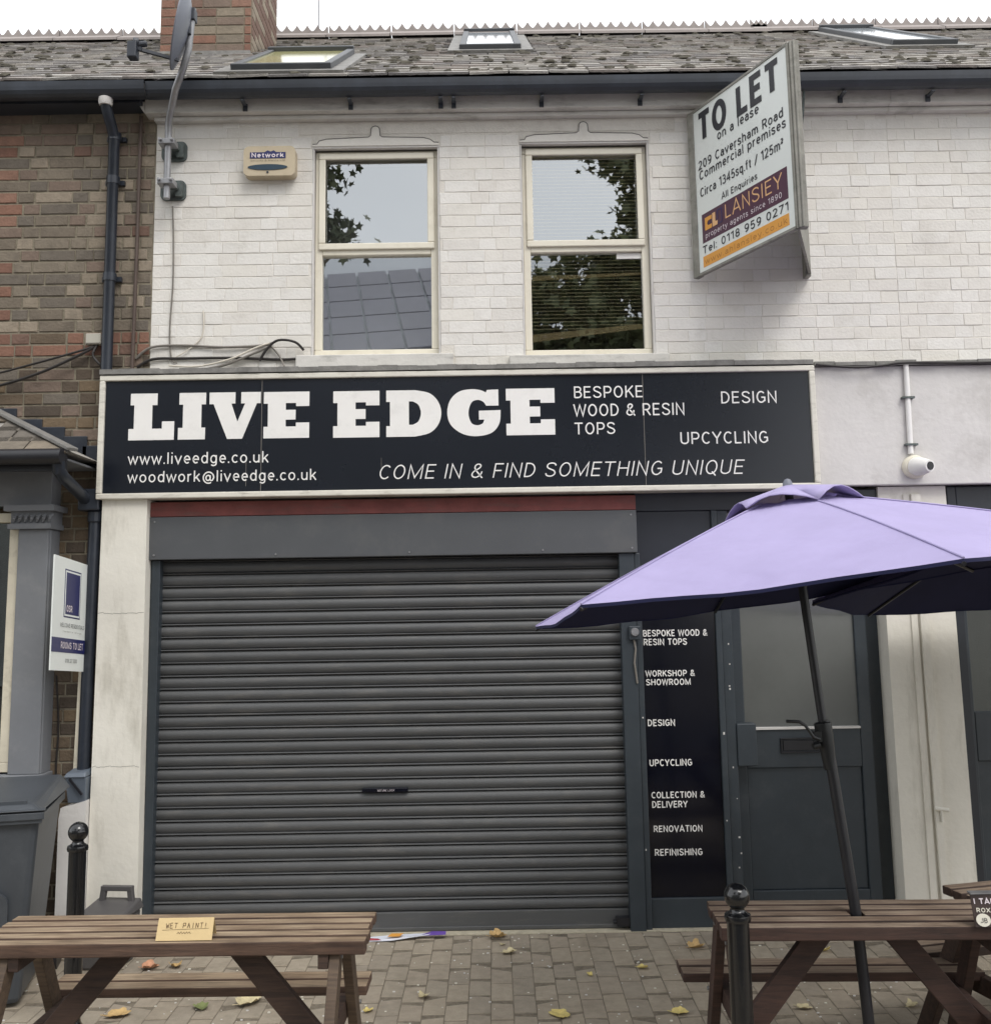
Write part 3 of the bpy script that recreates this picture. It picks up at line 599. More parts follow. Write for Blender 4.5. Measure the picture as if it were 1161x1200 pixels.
# cornice below gutter
for nm, par, a, b in (('cornice', shop, SX0-.05, SX1),):
    mb = MB(); mb.box(a, b, -.10, 0, 4.985, 5.098); mb.box(a+.045, b, -.05, 0, 4.955, 4.984)
    mb.prism([(a-.05, 5.06), (a-.0, 4.985), (a, 5.06)], -.10, 0); mb.build(nm, MT['cornice'], par, bevel=.006)
mb = MB(); mb.box(SX0-.06, SX1, -.13, 0, 5.10, 5.16); mb.build('fascia_board', MT['gutter'], shop)
def gutter(parent, a, b, zc=5.088, y=-.185, r=.056):
    mb = MB(); n = 8; P = []
    for j in range(n+1):
        t = math.pi+math.pi*j/n; P.append((y+r*math.cos(t), zc+r*math.sin(t)))
    P += [(y+r+.0, zc+.028), (y+r-.004, zc+.028)]+[(y+(r-.004)*math.cos(t), zc+(r-.004)*math.sin(t)) for t in [2*math.pi-math.pi*j/n for j in range(n+1)]]+[(y-r+.004, zc+.03), (y-r-.004, zc+.03)]
    for j in range(len(P)):
        p, q = P[j], P[(j+1) % len(P)]; mb.poly([(a, p[0], p[1]), (b, p[0], p[1]), (b, q[0], q[1]), (a, q[0], q[1])])
    return mb.build('gutter', MT['gutter'], parent, smooth=True)
g1 = gutter(shop, SX0-.0, SX1)
for x in (-1.517, -.852, -.285, -.203, .35, .972, 1.6, 2.237):
    mb = MB(); mb.box(x-.012, x+.012, -.19, -.10, 5.012, 5.021); mb.box(x-.014, x+.014, -.112, -.1005, 4.985, 5.03)
    mb.build('gutter_bracket', MT['gutter'], shop)
rf = roof(shop, SX0, SX1, 300, [(-1.66, -.93, .12, 1.5), (-.24, .32, 1.75, 3.7), (-2.7, -1.85, 2.0, 3.3)], 3)
skylight(rf, -1.62, -.98, .18, 1.48, True); skylight(rf, -.2, .28, 1.78, SL-.12)
# chimney (part of the roof)
CHX0, CHX1, CHY0, CHY1 = -2.62, -1.885, 1.5, 2.4
mb = MB(); mb.box(CHX0, CHX1, CHY0, CHY1, 6.15, 8.2); ch = mb.build('chimney', MT['mortar'], rf)
def chtone(x, z): return rnd.choice(BR_RED) if (x < CHX0+.16 or x > CHX1-.15 or rnd.random() < .25) else rnd.choice(BR_GREY)
for zz in [6.25+.078*i for i in range(25)]:
    k = int(zz*100) % 2; x = CHX0-(k*.11)
    while x < CHX1-.03:
        p, q = max(x, CHX0), min(x+.225, CHX1)
        if q-p > .03:
            me = brick_mesh(round((q-p-.01)/.01)*.01, .068, .006, chtone((p+q)/2, zz), rnd.randrange(3), .004)
            o = bpy.data.objects.new('brick', me); o.location = ((p+q)/2, CHY0, zz+.034); C.objects.link(o); o.parent = ch
        x += .225
    mbr = None
mb = MB()
for i in range(25):
    zz = 6.25+.078*i; y = CHY0-(i % 2)*.11
    while y < CHY1:
        p, q = max(y, CHY0), min(y+.225, CHY1)
        if q-p > .03: mb.box(CHX1, CHX1+.006, p+.005, q-.005, zz, zz+.068, rnd.randrange(2))
        y += .225
mb.build('side_brickwork', [BR_GREY[3], BR_RED[3]], ch, kind='stuff')
mb = MB(); mb.box(CHX0-.03, CHX1+.03, CHY0-.16, CHY0-.012, 6.16, 6.25); mb.build('flashing', MT['lead'], ch)
# dark shopfront carcass
mb = MB()
mb.box(-2.05, -2.0, -.02, .1, 0, 2.17)                               # left guide frame
mb.box(-2.075, -2.0505, -.01, .1, 0, 2.17); mb.build('shutter_guide', MT['anth'], shop, bevel=.004)
mb = MB(); mb.box(.757, .848, -.03, .1, 0, 2.17)
mb.build('shutter_guide', MT['anth'], shop, bevel=.004)
mb = MB(); mb.box(-2.065, .867, -.05, .24, 2.172, 2.428); hd = mb.build('shutter_box', MT['header'], shop, bevel=.004)
for x in (-2.03, -1.3, -.5, .3, .835):
    for z in ((2.2, 2.40) if x in (-2.03, .835) else (2.195,)):
        mb = MB(); mb.tube([(x, -.05, z), (x, -.054, z)], .006, 8); mb.build('bolt', MT['steelmat'], hd)
mb = MB(); mb.box(-2.065, .867, -.04, .24, 2.431, 2.52); mb.build('red_beam', MT['red'], shop, bevel=.004)
sh = bpy.data.objects.new('roller_shutter', None); C.objects.link(sh); sh.parent = shop
SZ0, N = .115, 27; pitch = (2.172-SZ0)/N
sm = MB(); pr = [(.058, 0), (.050, pitch*.02)]
for j in range(9):
    t = j/8; pr.append((.050-.013*math.sin(math.pi*(.08+.84*t)), pitch*(.03+.73*t)))
pr += [(.060, pitch*.79), (.060, pitch*.81)]
for j in range(7):
    t = j/6; pr.append((.050-.016*math.sin(math.pi*t), pitch*(.83+.15*t)))
pr += [(.058, pitch)]
for a, b in zip(pr, pr[1:]): sm.poly([(-2.0, a[0], a[1]), (.757, a[0], a[1]), (.757, b[0], b[1]), (-2.0, b[0], b[1])])
smm = sm.mesh('slat', MT['slat']); 
for p in smm.polygons: p.use_smooth = True
smm.set_sharp_from_angle(angle=math.radians(35))
for i in range(N):
    o = bpy.data.objects.new('slat', smm); o.location = (0, rnd.uniform(-.001, .001), SZ0+i*pitch); o.rotation_euler = (0, rnd.uniform(-.0007, .0007), rnd.uniform(-.001, .001)); C.objects.link(o); o.parent = sh
mb = MB(); mb.box(-2.0, .757, .03, .06, .012, SZ0-.003); mb.box(-2.0, .757, .022, .062, .008, .03); mb.build('bottom_rail', MT['slat'], sh, bevel=.004)
mb = MB(); mb.box(-.79, -.52, .016, .035, .79, .815); mb.build('lock_slot', MT['gloss'], sh, bevel=.003)
text('SECURE LOCK', -.70, -.60, .797, .010, (0, .0155, 0), (1, 0, 0), (0, -1, 0), MT['palewhite'], sh)
mb = MB(); mb.box(.68, .757, -.02, .03, .03, .075); mb.tube([(.66, .0, .05), (.7, .0, .05)], .012, 8); mb.build('shutter_lock', MT['pole'], sh)
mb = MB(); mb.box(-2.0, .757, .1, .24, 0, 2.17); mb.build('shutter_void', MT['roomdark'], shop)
# pilasters
mb = MB(); mb.prism([(-2.342, -.02), (-2.05, -.02), (-2.062, 2.535), (-2.33, 2.535)], -.1, .25); mb.build('pilaster', MT['render'], shop, bevel=.01)
for z_ in (1.86, .98):
    mb = MB(); x = -2.335
    while x < -2.06: x2 = x+rnd.uniform(.02, .05); mb.beam((x, -.1003, z_), (min(x2, -2.062), -.1003, z_+rnd.uniform(-.006, .006)), .0022, .0008, (0, 1, 0)); x = x2
    mb.build('crack', MT['cablegrey'], shop, kind='stuff')
mb = MB(); mb.prism([(2.357, -.02), (2.782, -.02), (2.765, 2.55), (2.352, 2.55)], 0, .3); pl = mb.build('pilaster', MT['render'], shop, bevel=.01)
mb = MB(); mb.prism([(2.56, .0), (2.60, .0), (2.60, 2.5), (2.545, 2.5)], -.022, 0); mb.prism([(2.50, .0), (2.54, .0), (2.535, 2.5), (2.50, 2.5)], -.010, 0); mb.build('moulding', MT['render'], pl, bevel=.006)
# door zone
mb = MB(); mb.box(.868, 2.3505, .02, .24, 2.425, 2.54); mb.box(.868, 1.34, .03, .24, 2.0, 2.425); mb.build('fascia_panel', MT['anthdark'], shop, bevel=.004)
mb = MB(); mb.box(.849, .885, -.015, .2, .0, 2.17); mb.box(1.33, 1.365, .01, .2, 0, 2.425); mb.box(1.366, 1.43, .03, .2, 0, 2.425); mb.box(2.265, 2.356, .155, .25, 0, 2.425); mb.box(1.431, 2.269, .06, .2, 2.03, 2.10)
mb.box(.886, 1.329, .012, .2, .0, .17); mb.box(.886, 1.329, .02, .05, 1.96, 2.0)
mb.build('door_frame', MT['anth'], shop, bevel=.005)
mb = MB(); mb.box(.886, 1.329, .03, .05, .171, 1.959); sp = mb.build('side_panel', MT['gloss'], shop)
for s, a, b, z, h in [('BESPOKE WOOD &', 0.895, 1.279, 1.671, 0.037), ('RESIN TOPS', 0.897, 1.155, 1.619, 0.037), ('WORKSHOP &', 0.902, 1.194, 1.434, 0.035), ('SHOWROOM', 0.903, 1.168, 1.383, 0.035), ('DESIGN', 0.905, 1.065, 1.145, 0.037), ('UPCYCLING', 0.907, 1.156, 0.914, 0.037), ('COLLECTION &', 0.912, 1.223, 0.73, 0.035), ('DELIVERY', 0.914, 1.12, 0.676, 0.036), ('RENOVATION', 0.918, 1.202, 0.538, 0.035), ('REFINISHING', 0.92, 1.196, 0.405, 0.036)]:
    text(s, a, b, z, h, (0, .03, 0), (1, 0, 0), (0, -1, 0), MT['letter'], sp, bold=.015)
mb = MB(); mb.box(1.431, 2.269, .14, .15, 2.10, 2.425); mb.build('fanlight', MT['frosted'], shop)
# door
dr = bpy.data.objects.new('door', None); C.objects.link(dr); dr.parent = shop
mb = MB(); mb.box(1.436, 1.50, .10, .14, .02, 2.025); mb.box(2.19, 2.264, .10, .14, .02, 2.025); mb.box(1.50, 2.19, .10, .14, .88, 1.105); mb.box(1.50, 2.19, .10, .14, 1.95, 2.025); mb.box(1.50, 2.19, .10, .14, .02, .18)
mb.box(1.50, 2.19, .116, .135, .18, .88)
mb.build('door_leaf', MT['anth'], dr, bevel=.005)
mb = MB(); mb.box(1.5, 2.19, .118, .123, 1.105, 1.95); mb.build('glass_pane', MT['frosted'], dr)
mb = MB(); mb.box(1.5, 2.19, .09, .118, 1.105, 1.118); mb.build('glazing_bead', MT['rendergrey'], dr)
mb = MB(); frame(mb, 1.705, 1.96, .965, 1.055, .010, .088, .1); mb.box(1.72, 1.945, .092, .1, .98, 1.04); mb.build('letterbox', MT['pole'], dr, bevel=.003)
mb = MB(); mb.box(1.43, 1.545, .02, .099, .905, 1.15); mb.build('lock_cover', MT['anth'], dr, bevel=.005)
mb = MB(); mb.box(1.44, 2.26, .3, 1.4, 0, .01); mb.box(1.35, 2.35, 1.3, 1.32, 0, 2.5); mb.build('hallway', MT['baydark'], dr)
mb = MB()
for x, z in [(1.405, 1.62), (1.407, 1.50), (1.40, 1.37), (1.402, 1.355), (1.415, .72), (1.418, .5), (1.41, .33), (1.425, .41), (1.40, .9), (1.35, 1.1), (1.345, .6), (.862, .45), (.87, 1.2)]:
    e = rnd.uniform(.002, .006); mb.box(x-e, x+e, .0285 if x > 1.366 else (.0085 if x > 1 else -.0165), .031, z-e*rnd.uniform(.5, 2), z+e)
mb.build('paint_chips', MT['rendergrey'], shop, kind='stuff')
# padlock box on the frame post
kb = thing('key_switch', 'small grey round key switch on box between shutter and black panel', 'switch')
mb = MB(); mb.box(.80, .868, -.055, -.032, 1.655, 1.735); mb.build('box', MT['anth'], kb, bevel=.004)
mb = MB(); mb.tube([(.834, -.055, 1.70), (.834, -.068, 1.70)], [.026, .022], 20); mb.build('dial', MT['steelmat'], kb, smooth=True)
mb = MB(); mb.tube([(.83, -.04, 1.655), (.838, -.038, 1.60), (.828, -.04, 1.52), (.842, -.035, 1.40)], .006, 6); mb.build('lead_wire', MT['cablegrey'], kb)
# ledge/flashing on top of the sign and dark drip over the render
mb = MB(); 
xs_ = [-2.36+i*.12 for i in range(37)]
for a, b in zip(xs_, xs_[1:]):
    mb.box(a, b, -.14+rnd.uniform(-.004, .004), 0, 3.292, 3.322+rnd.uniform(-.004, .004))
mb.build('lead_ledge', MT['lead'], shop)

# ---------------------------------------------------------------- right neighbour
nb = thing('terraced_house', 'white painted neighbouring building continuing at the right edge, dark door below', 'building')
mb = MB(); mb.box(SX1, 7, 0, .3, 2.56, 5.0); mb.box(3.9, 7, 0, .3, -.2, 2.5); mb.box(SX1, 7, .5, 2.4, -.2, 5.0)
nwall = mb.build('wall', MT['whitemortar'], nb)
brick_wall(nwall, SX1, 5.5, 3.325, 4.98, 0, .0765, [], lambda x, z: rnd.choice(wt), lambda x, z: x < 3.4, joint=.0034, depth=.0030, djit=.0014, ch=.0026, header_joint=.0010)
mb = MB(); mb.box(SX1, 7, -.10, 0, 4.985, 5.098); mb.box(SX1, 7, -.05, 0, 4.955, 4.984); mb.build('cornice', MT['cornice'], nb, bevel=.006)
mb = MB(); mb.box(SX1, 7, -.13, 0, 5.10, 5.16); mb.build('fascia_board', MT['gutter'], nb)
gutter(nb, SX1, 7)
for x in (2.792, 3.4): 
    mb = MB(); mb.box(x-.012, x+.012, -.19, -.10, 5.012, 5.021); mb.box(x-.014, x+.014, -.112, -.1005, 4.985, 5.03); mb.build('gutter_bracket', MT['gutter'], nb)
rf2 = roof(nb, SX1, 7, 300, [(2.98, 3.75, 1.55, 3.6)], 5); skylight(rf2, 3.12, 3.62, 1.62, 3.55)
mb = MB(); mb.box(1.985, 7, -.06, 0, 2.555, 3.29); rb = mb.build('render_band', MT['rendergrey'], nb, bevel=.006)
mb = MB()
for i in range(40):
    a = 1.985+i*.125; mb.box(a, a+.125, -.085+rnd.uniform(-.006, .006), 0, 3.293-(i % 7 == 3)*.004, 3.318+rnd.uniform(-.006, .006))
mb.build('lead_ledge', MT['lead'], nb)
mb = MB(); mb.box(2.784, 2.84, .03, .2, 0, 2.55); mb.box(2.84, 3.8, .03, .2, 2.36, 2.55); mb.box(3.75, 3.9, .03, .2, 0, 2.36); mb.box(2.84, 3.75, .06, .2, 1.96, 2.02)
mb.build('door_frame', MT['anthdark'], nb, bevel=.005)
d2 = bpy.data.objects.new('door', None); C.objects.link(d2); d2.parent = nb
mb = MB(); mb.box(2.843, 2.885, .10, .14, .02, 1.957); mb.box(3.65, 3.747, .10, .14, .02, 1.957); mb.box(2.885, 3.65, .10, .14, .9, 1.19); mb.box(2.885, 3.65, .10, .14, 1.88, 1.957); mb.box(2.885, 3.65, .10, .14, .02, .2); mb.box(2.885, 3.65, .118, .135, .2, .9)
mb.build('door_leaf', MT['anth'], d2, bevel=.005)
mb = MB(); mb.box(2.885, 3.65, .118, .122, 1.19, 1.88); mb.build('glass_pane', MT['glassdark'], d2)
mb = MB(); mb.box(2.84, 3.75, .12, .124, 2.02, 2.36); mb.build('fanlight', MT['glassdark'], nb)

# ---------------------------------------------------------------- left brick house
bh = thing('brick_house', 'soot stained brown and red brick house at the left edge with grey bay window', 'building')
mb = MB(); mb.box(-7, SX0-.001, 0, .3, -.2, 5.06); mb.box(-7, SX0-.001, 2.4, 2.5, -.2, 5); lw = mb.build('wall', MT['mortar'], bh)
def ltone(x, z):
    if z > 3.62:
        if x < -3.04 and rnd.random() < .5: return rnd.choice(BR_RED)
        if rnd.random() < .025: return BR_RED[3]
        return rnd.choice(BR_GREY)
    if z > 3.42: return rnd.choice(BR_RED[:2]+[BR_RED[3], BR_BROWN[0]])
    if z > 2.9: return rnd.choice(BR_BROWN+BR_GREY[4:])
    return rnd.choice(BR_BROWN)
brick_wall(lw, -4.3, SX0-.003, .0, 5.04, 0, .0765, [], ltone, lambda x, z: x > -3.15 and (z > 2.8 or x > -2.68), joint=.011, depth=.006, djit=.0025, xoff=.03)
mb = MB(); mb.box(-7, SX0-.062, -.15, 0, 5.03, 5.16); mb.build('fascia_board', MT['gutter'], bh)
gutter(bh, -7, SX0-.001, 5.088, -.20, .06)
roof(bh, -6.5, SX0, 300, [(-2.7, -2.0, 2.0, 3.3)], 9)
# bay
bay = bpy.data.objects.new('bay_window', None); C.objects.link(bay); bay.parent = bh
mb = MB(); mb.box(-6, -2.62, -.13, -.001, 2.50, 2.72); mb.box(-6, -2.62, -.12, -.001, 0, .95); mb.box(-6, -2.4, -.44, -.001, 2.7205, 2.735); mb.build('panelling', MT['bayp'], bay, bevel=.004)
mb = MB(); mb.box(-2.80, -2.62, -.15, -.001, .95, 2.36); mb.box(-2.83, -2.60, -.175, -.001, .80, .95); mb.box(-2.635, -2.615, -.13, -.002, .95, 2.36); mb.build('pilaster', MT['bayp'], bay, bevel=.006)
mb = MB(); mb.box(-2.87, -2.575, -.20, -.001, 2.465, 2.499); mb.box(-2.85, -2.595, -.185, -.001, 2.36, 2.39); mb.box(-2.84, -2.605, -.165, -.001, 2.39, 2.465)
for i in range(7):
    x = -2.825+i*.035
    for k in range(2): mb.tube([(x+k*.012, -.165, 2.400+k*.026), (x+.01, -.182, 2.420+k*.012), (x+.022, -.166, 2.448)], [.009, .011, .006], 6)
mb.build('capital', MT['bayp'], bay, smooth=True)
mb = MB(); frame(mb, -4.4, -2.81, .96, 2.46, .055, -.12, -.02); mb.box(-3.6, -3.55, -.12, -.02, 1.0, 2.42); mb.build('frame', MT['timberwhite'], bay, bevel=.004)
mb = MB(); mb.box(-4.35, -2.865, -.07, -.064, 1.0, 2.41); mb.build('glass_pane', MT['glassdark'], bay)
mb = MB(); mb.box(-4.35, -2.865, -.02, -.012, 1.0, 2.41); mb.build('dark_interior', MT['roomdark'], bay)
BAYS = tones('bay_slate', [(116, 108, 96), (104, 98, 90), (124, 114, 100)], .8, .15, 10, .5, 60, dirt=s2l(74, 68, 60), damt=.7)
# bay roof: hip, slated in rows
A_, B_, Cw, D_ = Vector((-6, -.47, 2.765)), Vector((-2.37, -.47, 2.765)), Vector((-3.06, -.002, 3.10)), Vector((-6, -.002, 3.10)); E_ = Vector((-2.37, -.002, 2.765))
mb = MB(); mb.poly([A_, B_, Cw, D_]); mb.poly([B_, E_, Cw]); mb.poly([A_, B_, E_, (-6, -.002, 2.765)]); bro = mb.build('bay_roof', SLATES[1], bay)
d_up = (Cw-Vector((-3.06, -.47, 2.765))); nrm_ = d_up.cross(Vector((1, 0, 0))).normalized()*-1
if nrm_.z < 0: nrm_ = -nrm_
for i in range(4):
    t0, t1 = i/4, (i+1)/4+.1
    xmax = B_.x+(Cw.x-B_.x)*min(1, (i+.55)/4); x = -4.2+(i % 2)*.13
    while x < xmax:
        q = min(x+.255, B_.x+(Cw.x-B_.x)*t0); p = x
        if q-p < .04: break
        q1 = min(q, B_.x+(Cw.x-B_.x)*min(1, t1))
        y0, z0 = -.49+.47*t0, 2.75+.335*t0; y1, z1 = -.49+.47*min(t1, 1), 2.75+.335*min(t1, 1)
        o_ = nrm_*.006; o2 = nrm_*.018
        mb = MB(); mb.hexa([Vector((p, y0, z0))+o_, Vector((q-.005, y0, z0))+o_, Vector((max(q1-.005, p+.01), y1, z1))+o_, Vector((p, y1, z1))+o_, Vector((p, y0, z0))+o2, Vector((q-.005, y0, z0))+o2, Vector((max(q1-.005, p+.01), y1, z1))+o2, Vector((p, y1, z1))+o2])
        mb.build('slate', rnd.choice(BAYS), bro); x += .26
mb = MB(); mb.beam(B_+Vector((0.01, -.01, .015)), Cw+Vector((0, -.02, .02)), .07, .02, (0, 0, 1)); mb.build('hip_flashing', MT['lead'], bro, bevel=.004)
mb = MB()
for i, (x, z) in enumerate([(-3.25, 3.13), (-3.06, 3.10), (-2.90, 3.03), (-2.76, 2.98), (-2.62, 2.92), (-2.50, 2.86)]):
    mb.box(x, x+.15, -.014, 0, z-.12, z+.018)
    
mb.build('stepped_flashing', MT['pipe'], bro, bevel=.004)
mb = MB(); mb.tube([(-6, -.52, 2.735), (-2.40, -.52, 2.735)], .045, 14); mb.box(-6, -2.40, -.475, -.45, 2.66, 2.75); mb.build('gutter', MT['pole'], bay, smooth=True)

# ---------------------------------------------------------------- fascia sign
sg = thing('shop_sign', 'long black shop sign with big white slab lettering in a silver frame above the shutter', 'sign')
mb = MB(); mb.box(-2.325, 1.93, -.118, 0, 2.57, 3.25); mb.build('sign_panel', MT['signblack'], sg)
mb = MB(); frame(mb, -2.36, 1.966, 2.533, 3.286, .034, -.135, 0); mb.build('frame', MT['signframe'], sg, bevel=.006)
for x in (-1.381, .923):
    mb = MB(); mb.box(x-.0015, x+.0015, -.1195, -.117, 2.57, 3.25); mb.build('panel_seam', MT['cablegrey'], sg)
for x, zt, zb in ((-1.47, 2.75, 2.60), (-.66, 2.76, 2.70)):
    mb = MB(); mb.box(x-.001, x+.001, -.1193, -.117, zb, zt); mb.build('scratch', MT['cablegrey'], sg)
SO = ((0, -.1185, 0), (1, 0, 0), (0, -1, 0))
for s, a, b, z, h, ref, sh_ in [('www.liveedge.co.uk', -2.176, -1.337, 2.742, .069, 'd', 0), ('woodwork@liveedge.co.uk', -2.175, -1.05, 2.632, .067, 'd', 0), ('BESPOKE', .505, .921, 3.106, .072, 'H', 0), ('WOOD & RESIN', .502, 1.169, 2.994, .074, 'H', 0), ('TOPS', .503, .747, 2.883, .072, 'H', 0), ('DESIGN', 1.394, 1.73, 3.06, .073, 'H', 0), ('UPCYCLING', 1.138, 1.665, 2.814, .073, 'H', 0), ('COME IN & FIND SOMETHING UNIQUE', -.68, 1.527, 2.628, .088, 'H', .21)]:
    text(s, a, b, z, h, *SO, MT['letter'], sg, ref=ref, shear=sh_, bold=(-.009 if sh_ else 0))
def arc(pts, n=6):      # Catmull-Rom smoothing through points
    o = []
    for i in range(len(pts)-1):
        p0 = pts[max(i-1, 0)]; p1 = pts[i]; p2 = pts[i+1]; p3 = pts[min(i+2, len(pts)-1)]
        for k in range(n):
            t = k/n; o.append(tuple(.5*(2*p1[j]+(p2[j]-p0[j])*t+(2*p0[j]-5*p1[j]+4*p2[j]-p3[j])*t*t+(-p0[j]+3*p1[j]-3*p2[j]+p3[j])*t**3) for j in (0, 1)))
    return o+[pts[-1]]
EL = [(752, 86), (992, 86), (992, 163), (922, 163), (922, 146), (868, 146), (868, 182), (920, 182), (920, 234), (868, 234), (868, 270), (922, 270), (922, 250), (992, 250), (992, 331), (752, 331), (752, 270), (774, 270), (774, 148), (752, 148)]
LET = {'L': [[(50, 88), (195, 88), (195, 150), (168, 150), (168, 275), (222, 275), (222, 237), (288, 237), (288, 335), (42, 335), (42, 275), (70, 275), (70, 150), (50, 150)]],
 'I': [[(306, 88), (452, 88), (452, 150), (428, 150), (428, 273), (450, 273), (450, 335), (302, 335), (302, 273), (327, 273), (327, 150), (306, 150)]],
 'V': [[(465, 88), (603, 88), (603, 148), (582, 148), (615, 245), (655, 148), (634, 148), (634, 88), (738, 88), (738, 148), (718, 148), (642, 335), (562, 335), (487, 150), (465, 150)]],
 'E': [EL],
 'D': [[(300, 72)]+arc([(440, 72), (510, 88), (552, 130), (567, 185), (552, 242), (510, 283), (440, 300)])+[(300, 300), (300, 247), (318, 247), (318, 128), (300, 128)], [(410, 127)]+arc([(428, 127), (456, 145), (468, 185), (456, 225), (428, 242)])+[(410, 242)]],
 'G': [[(785, 78), (790, 65), (845, 63), (845, 145), (785, 145)]+arc([(785, 145), (772, 125), (745, 115), (715, 128), (700, 180), (713, 230), (742, 243), (768, 234), (775, 215)])+[(750, 215), (750, 170), (855, 168)]+arc([(855, 168), (848, 235), (810, 282), (740, 298), (670, 285), (615, 240), (598, 180), (612, 115), (655, 72), (715, 60), (760, 66), (785, 78)])]}
for s, a, b, z0, z1 in [('L', -2.181, -1.907, 2.888, 3.174), ('I', -1.883, -1.718, 2.888, 3.174), ('V', -1.697, -1.388, 2.888, 3.174), ('E', -1.369, -1.094, 2.888, 3.172), ('E', -.95, -.671, 2.885, 3.170), ('D', -.63, -.298, 2.885, 3.170), ('G', -.262, .06, 2.882, 3.171), ('E', .093, .387, 2.884, 3.170)]:
    P = LET[s]; xs = [p[0] for q in P for p in q]; ys = [p[1] for q in P for p in q]; xa, xb, ya, yb = min(xs), max(xs), min(ys), max(ys)
    sp_ = [[((p[0]-xa)/(xb-xa)*(b-a)+a, (yb-p[1])/(yb-ya)*(z1-z0)+z0) for p in q] for q in P]
    shape2d('letter', sp_, MT['letter'], sg, lambda c: Vector((c.x, -.1195+c.z, c.y)), .0015)

# ---------------------------------------------------------------- TO LET board
tl = thing('to_let_board', 'white V shaped agents to let board with maroon and orange panels on the upper wall', 'sign')
A2, B2 = Vector((1.302, -.08, 0)), Vector((1.677, -.87, 0)); U2 = (B2-A2).normalized(); W2 = (B2-A2).length; N2 = Vector((U2.y, -U2.x, 0))
if N2.dot(Vector((0, -6, 0))-A2) < 0: N2 = -N2
def bpt(u, z, n=0): p = A2+U2*u+N2*n; return Vector((p.x, p.y, z))
def bslab(mb, u0, u1, z0, z1, n0, n1, m=0):
    mb.hexa([bpt(u0, z0, n0), bpt(u1, z0, n0), bpt(u1, z0, n1), bpt(u0, z0, n1), bpt(u0, z1, n0), bpt(u1, z1, n0), bpt(u1, z1, n1), bpt(u0, z1, n1)], m)
mb = MB(); bslab(mb, .012, W2-.012, 3.885, 4.93, -.006, 0); mb.build('board', MT['boardwhite'], tl)
mb = MB(); bslab(mb, 0, W2, 4.93, 4.945, -.02, .006); bslab(mb, 0, W2, 3.868, 3.885, -.02, .006); bslab(mb, -.045, .012, 3.868, 4.945, -.03, .008); bslab(mb, W2-.012, W2+.004, 3.868, 4.945, -.02, .006); mb.build('board_frame', MT['postgrey'], tl, bevel=.002)
# second leaf, back to the wall on the right
A3 = Vector((2.0, -.05, 0))
d3 = (A3-B2); mb = MB(); n3 = Vector((d3.y, -d3.x, 0)).normalized()*.008
def leaf3(z0, z1, t0, t1, k=1.0):
    p, q = B2+d3*t0, B2+d3*t1; mb.hexa([(p.x-n3.x*k, p.y-n3.y*k, z0), (q.x-n3.x*k, q.y-n3.y*k, z0), (q.x+n3.x*k, q.y+n3.y*k, z0), (p.x+n3.x*k, p.y+n3.y*k, z0), (p.x-n3.x*k, p.y-n3.y*k, z1), (q.x-n3.x*k, q.y-n3.y*k, z1), (q.x+n3.x*k, q.y+n3.y*k, z1), (p.x+n3.x*k, p.y+n3.y*k, z1)])
leaf3(3.885, 4.93, .02, .99); mb.build('back_board', MT['postgrey'], tl)
mb = MB(); mb.box(1.683, 1.735, -.885, -.84, 3.87, 4.95); mb.box(1.70, 1.712, -.895, -.884, 3.87, 4.95); mb.build('apex_post', MT['postgrey'], tl, bevel=.004)
mb = MB(); mb.box(1.97, 2.005, -.06, -.002, 3.87, 4.93); mb.build('wall_batten', MT['postgrey'], tl, bevel=.004)
mb = MB(); mb.tube([(1.99, -.03, 4.75), (1.99, -.12, 4.9), (1.99, -.17, 5.03)], .008, 6); mb.build('stay_wire', MT['bracket'], tl)
O2 = (A2.x, A2.y, 0)
def bt(s, a, b, z, h, mt, **k): return text(s, a, b, z, h, O2, U2, N2, mt, tl, **k)
bt('TO LET', .065, .79, 4.722, .172, MT['print'], bold=.035)
bt('on a lease', .24, .615, 4.655, .058, MT['print'], ref='d', bold=.01)
bt('209 Caversham Road', .045, .812, 4.54, .056, MT['print'], ref='d', bold=.01)
bt('Commercial premises', .05, .828, 4.473, .056, MT['print'], ref='d', bold=.01)
bt('Circa 1345sq.ft / 125m²', .052, .80, 4.362, .056, MT['print'], ref='d', bold=.01)
bt('All Enquiries', .255, .575, 4.272, .040, MT['print'], ref='d', bold=.01)
mb = MB(); bslab(mb, .055, .818, 4.062, 4.246, 0, .0015); mb.build('maroon_panel', MT['maroon'], tl)
mb = MB(); bslab(mb, .052, .815, 3.910, 3.978, 0, .0015); mb.build('orange_panel', MT['gold'], tl)
mt_ = lambda c: bpt(c.x, c.y, .0025+c.z)
shape2d('logo_mark', [[(.085, 4.135), (.085, 4.215), (.15, 4.215), (.15, 4.19), (.115, 4.19), (.105, 4.175), (.115, 4.16), (.15, 4.16), (.15, 4.135)]], MT['gold'], tl, mt_, .0008)
shape2d('logo_mark', [[(.158, 4.135), (.158, 4.22), (.185, 4.22), (.185, 4.16), (.205, 4.16), (.205, 4.135)]], MT['palegold'], tl, mt_, .0008)
shape2d('logo_mark', [[(.206, 4.165), (.206, 4.225), (.25, 4.225), (.25, 4.135), (.212, 4.135), (.212, 4.14), (.245, 4.14), (.245, 4.22), (.211, 4.22), (.211, 4.165)]], MT['navy'], tl, mt_, .0008)
bt('LANSlEY', .278, .775, 4.142, .086, MT['palegold'], bold=-.005)
bt('property agents since 1890', .085, .768, 4.085, .034, MT['palewhite'], ref='d', spacing=1.1)
bt('Tel: 0118 959 0271', .052, .815, 3.995, .048, MT['print'], bold=.012, spacing=1.05)
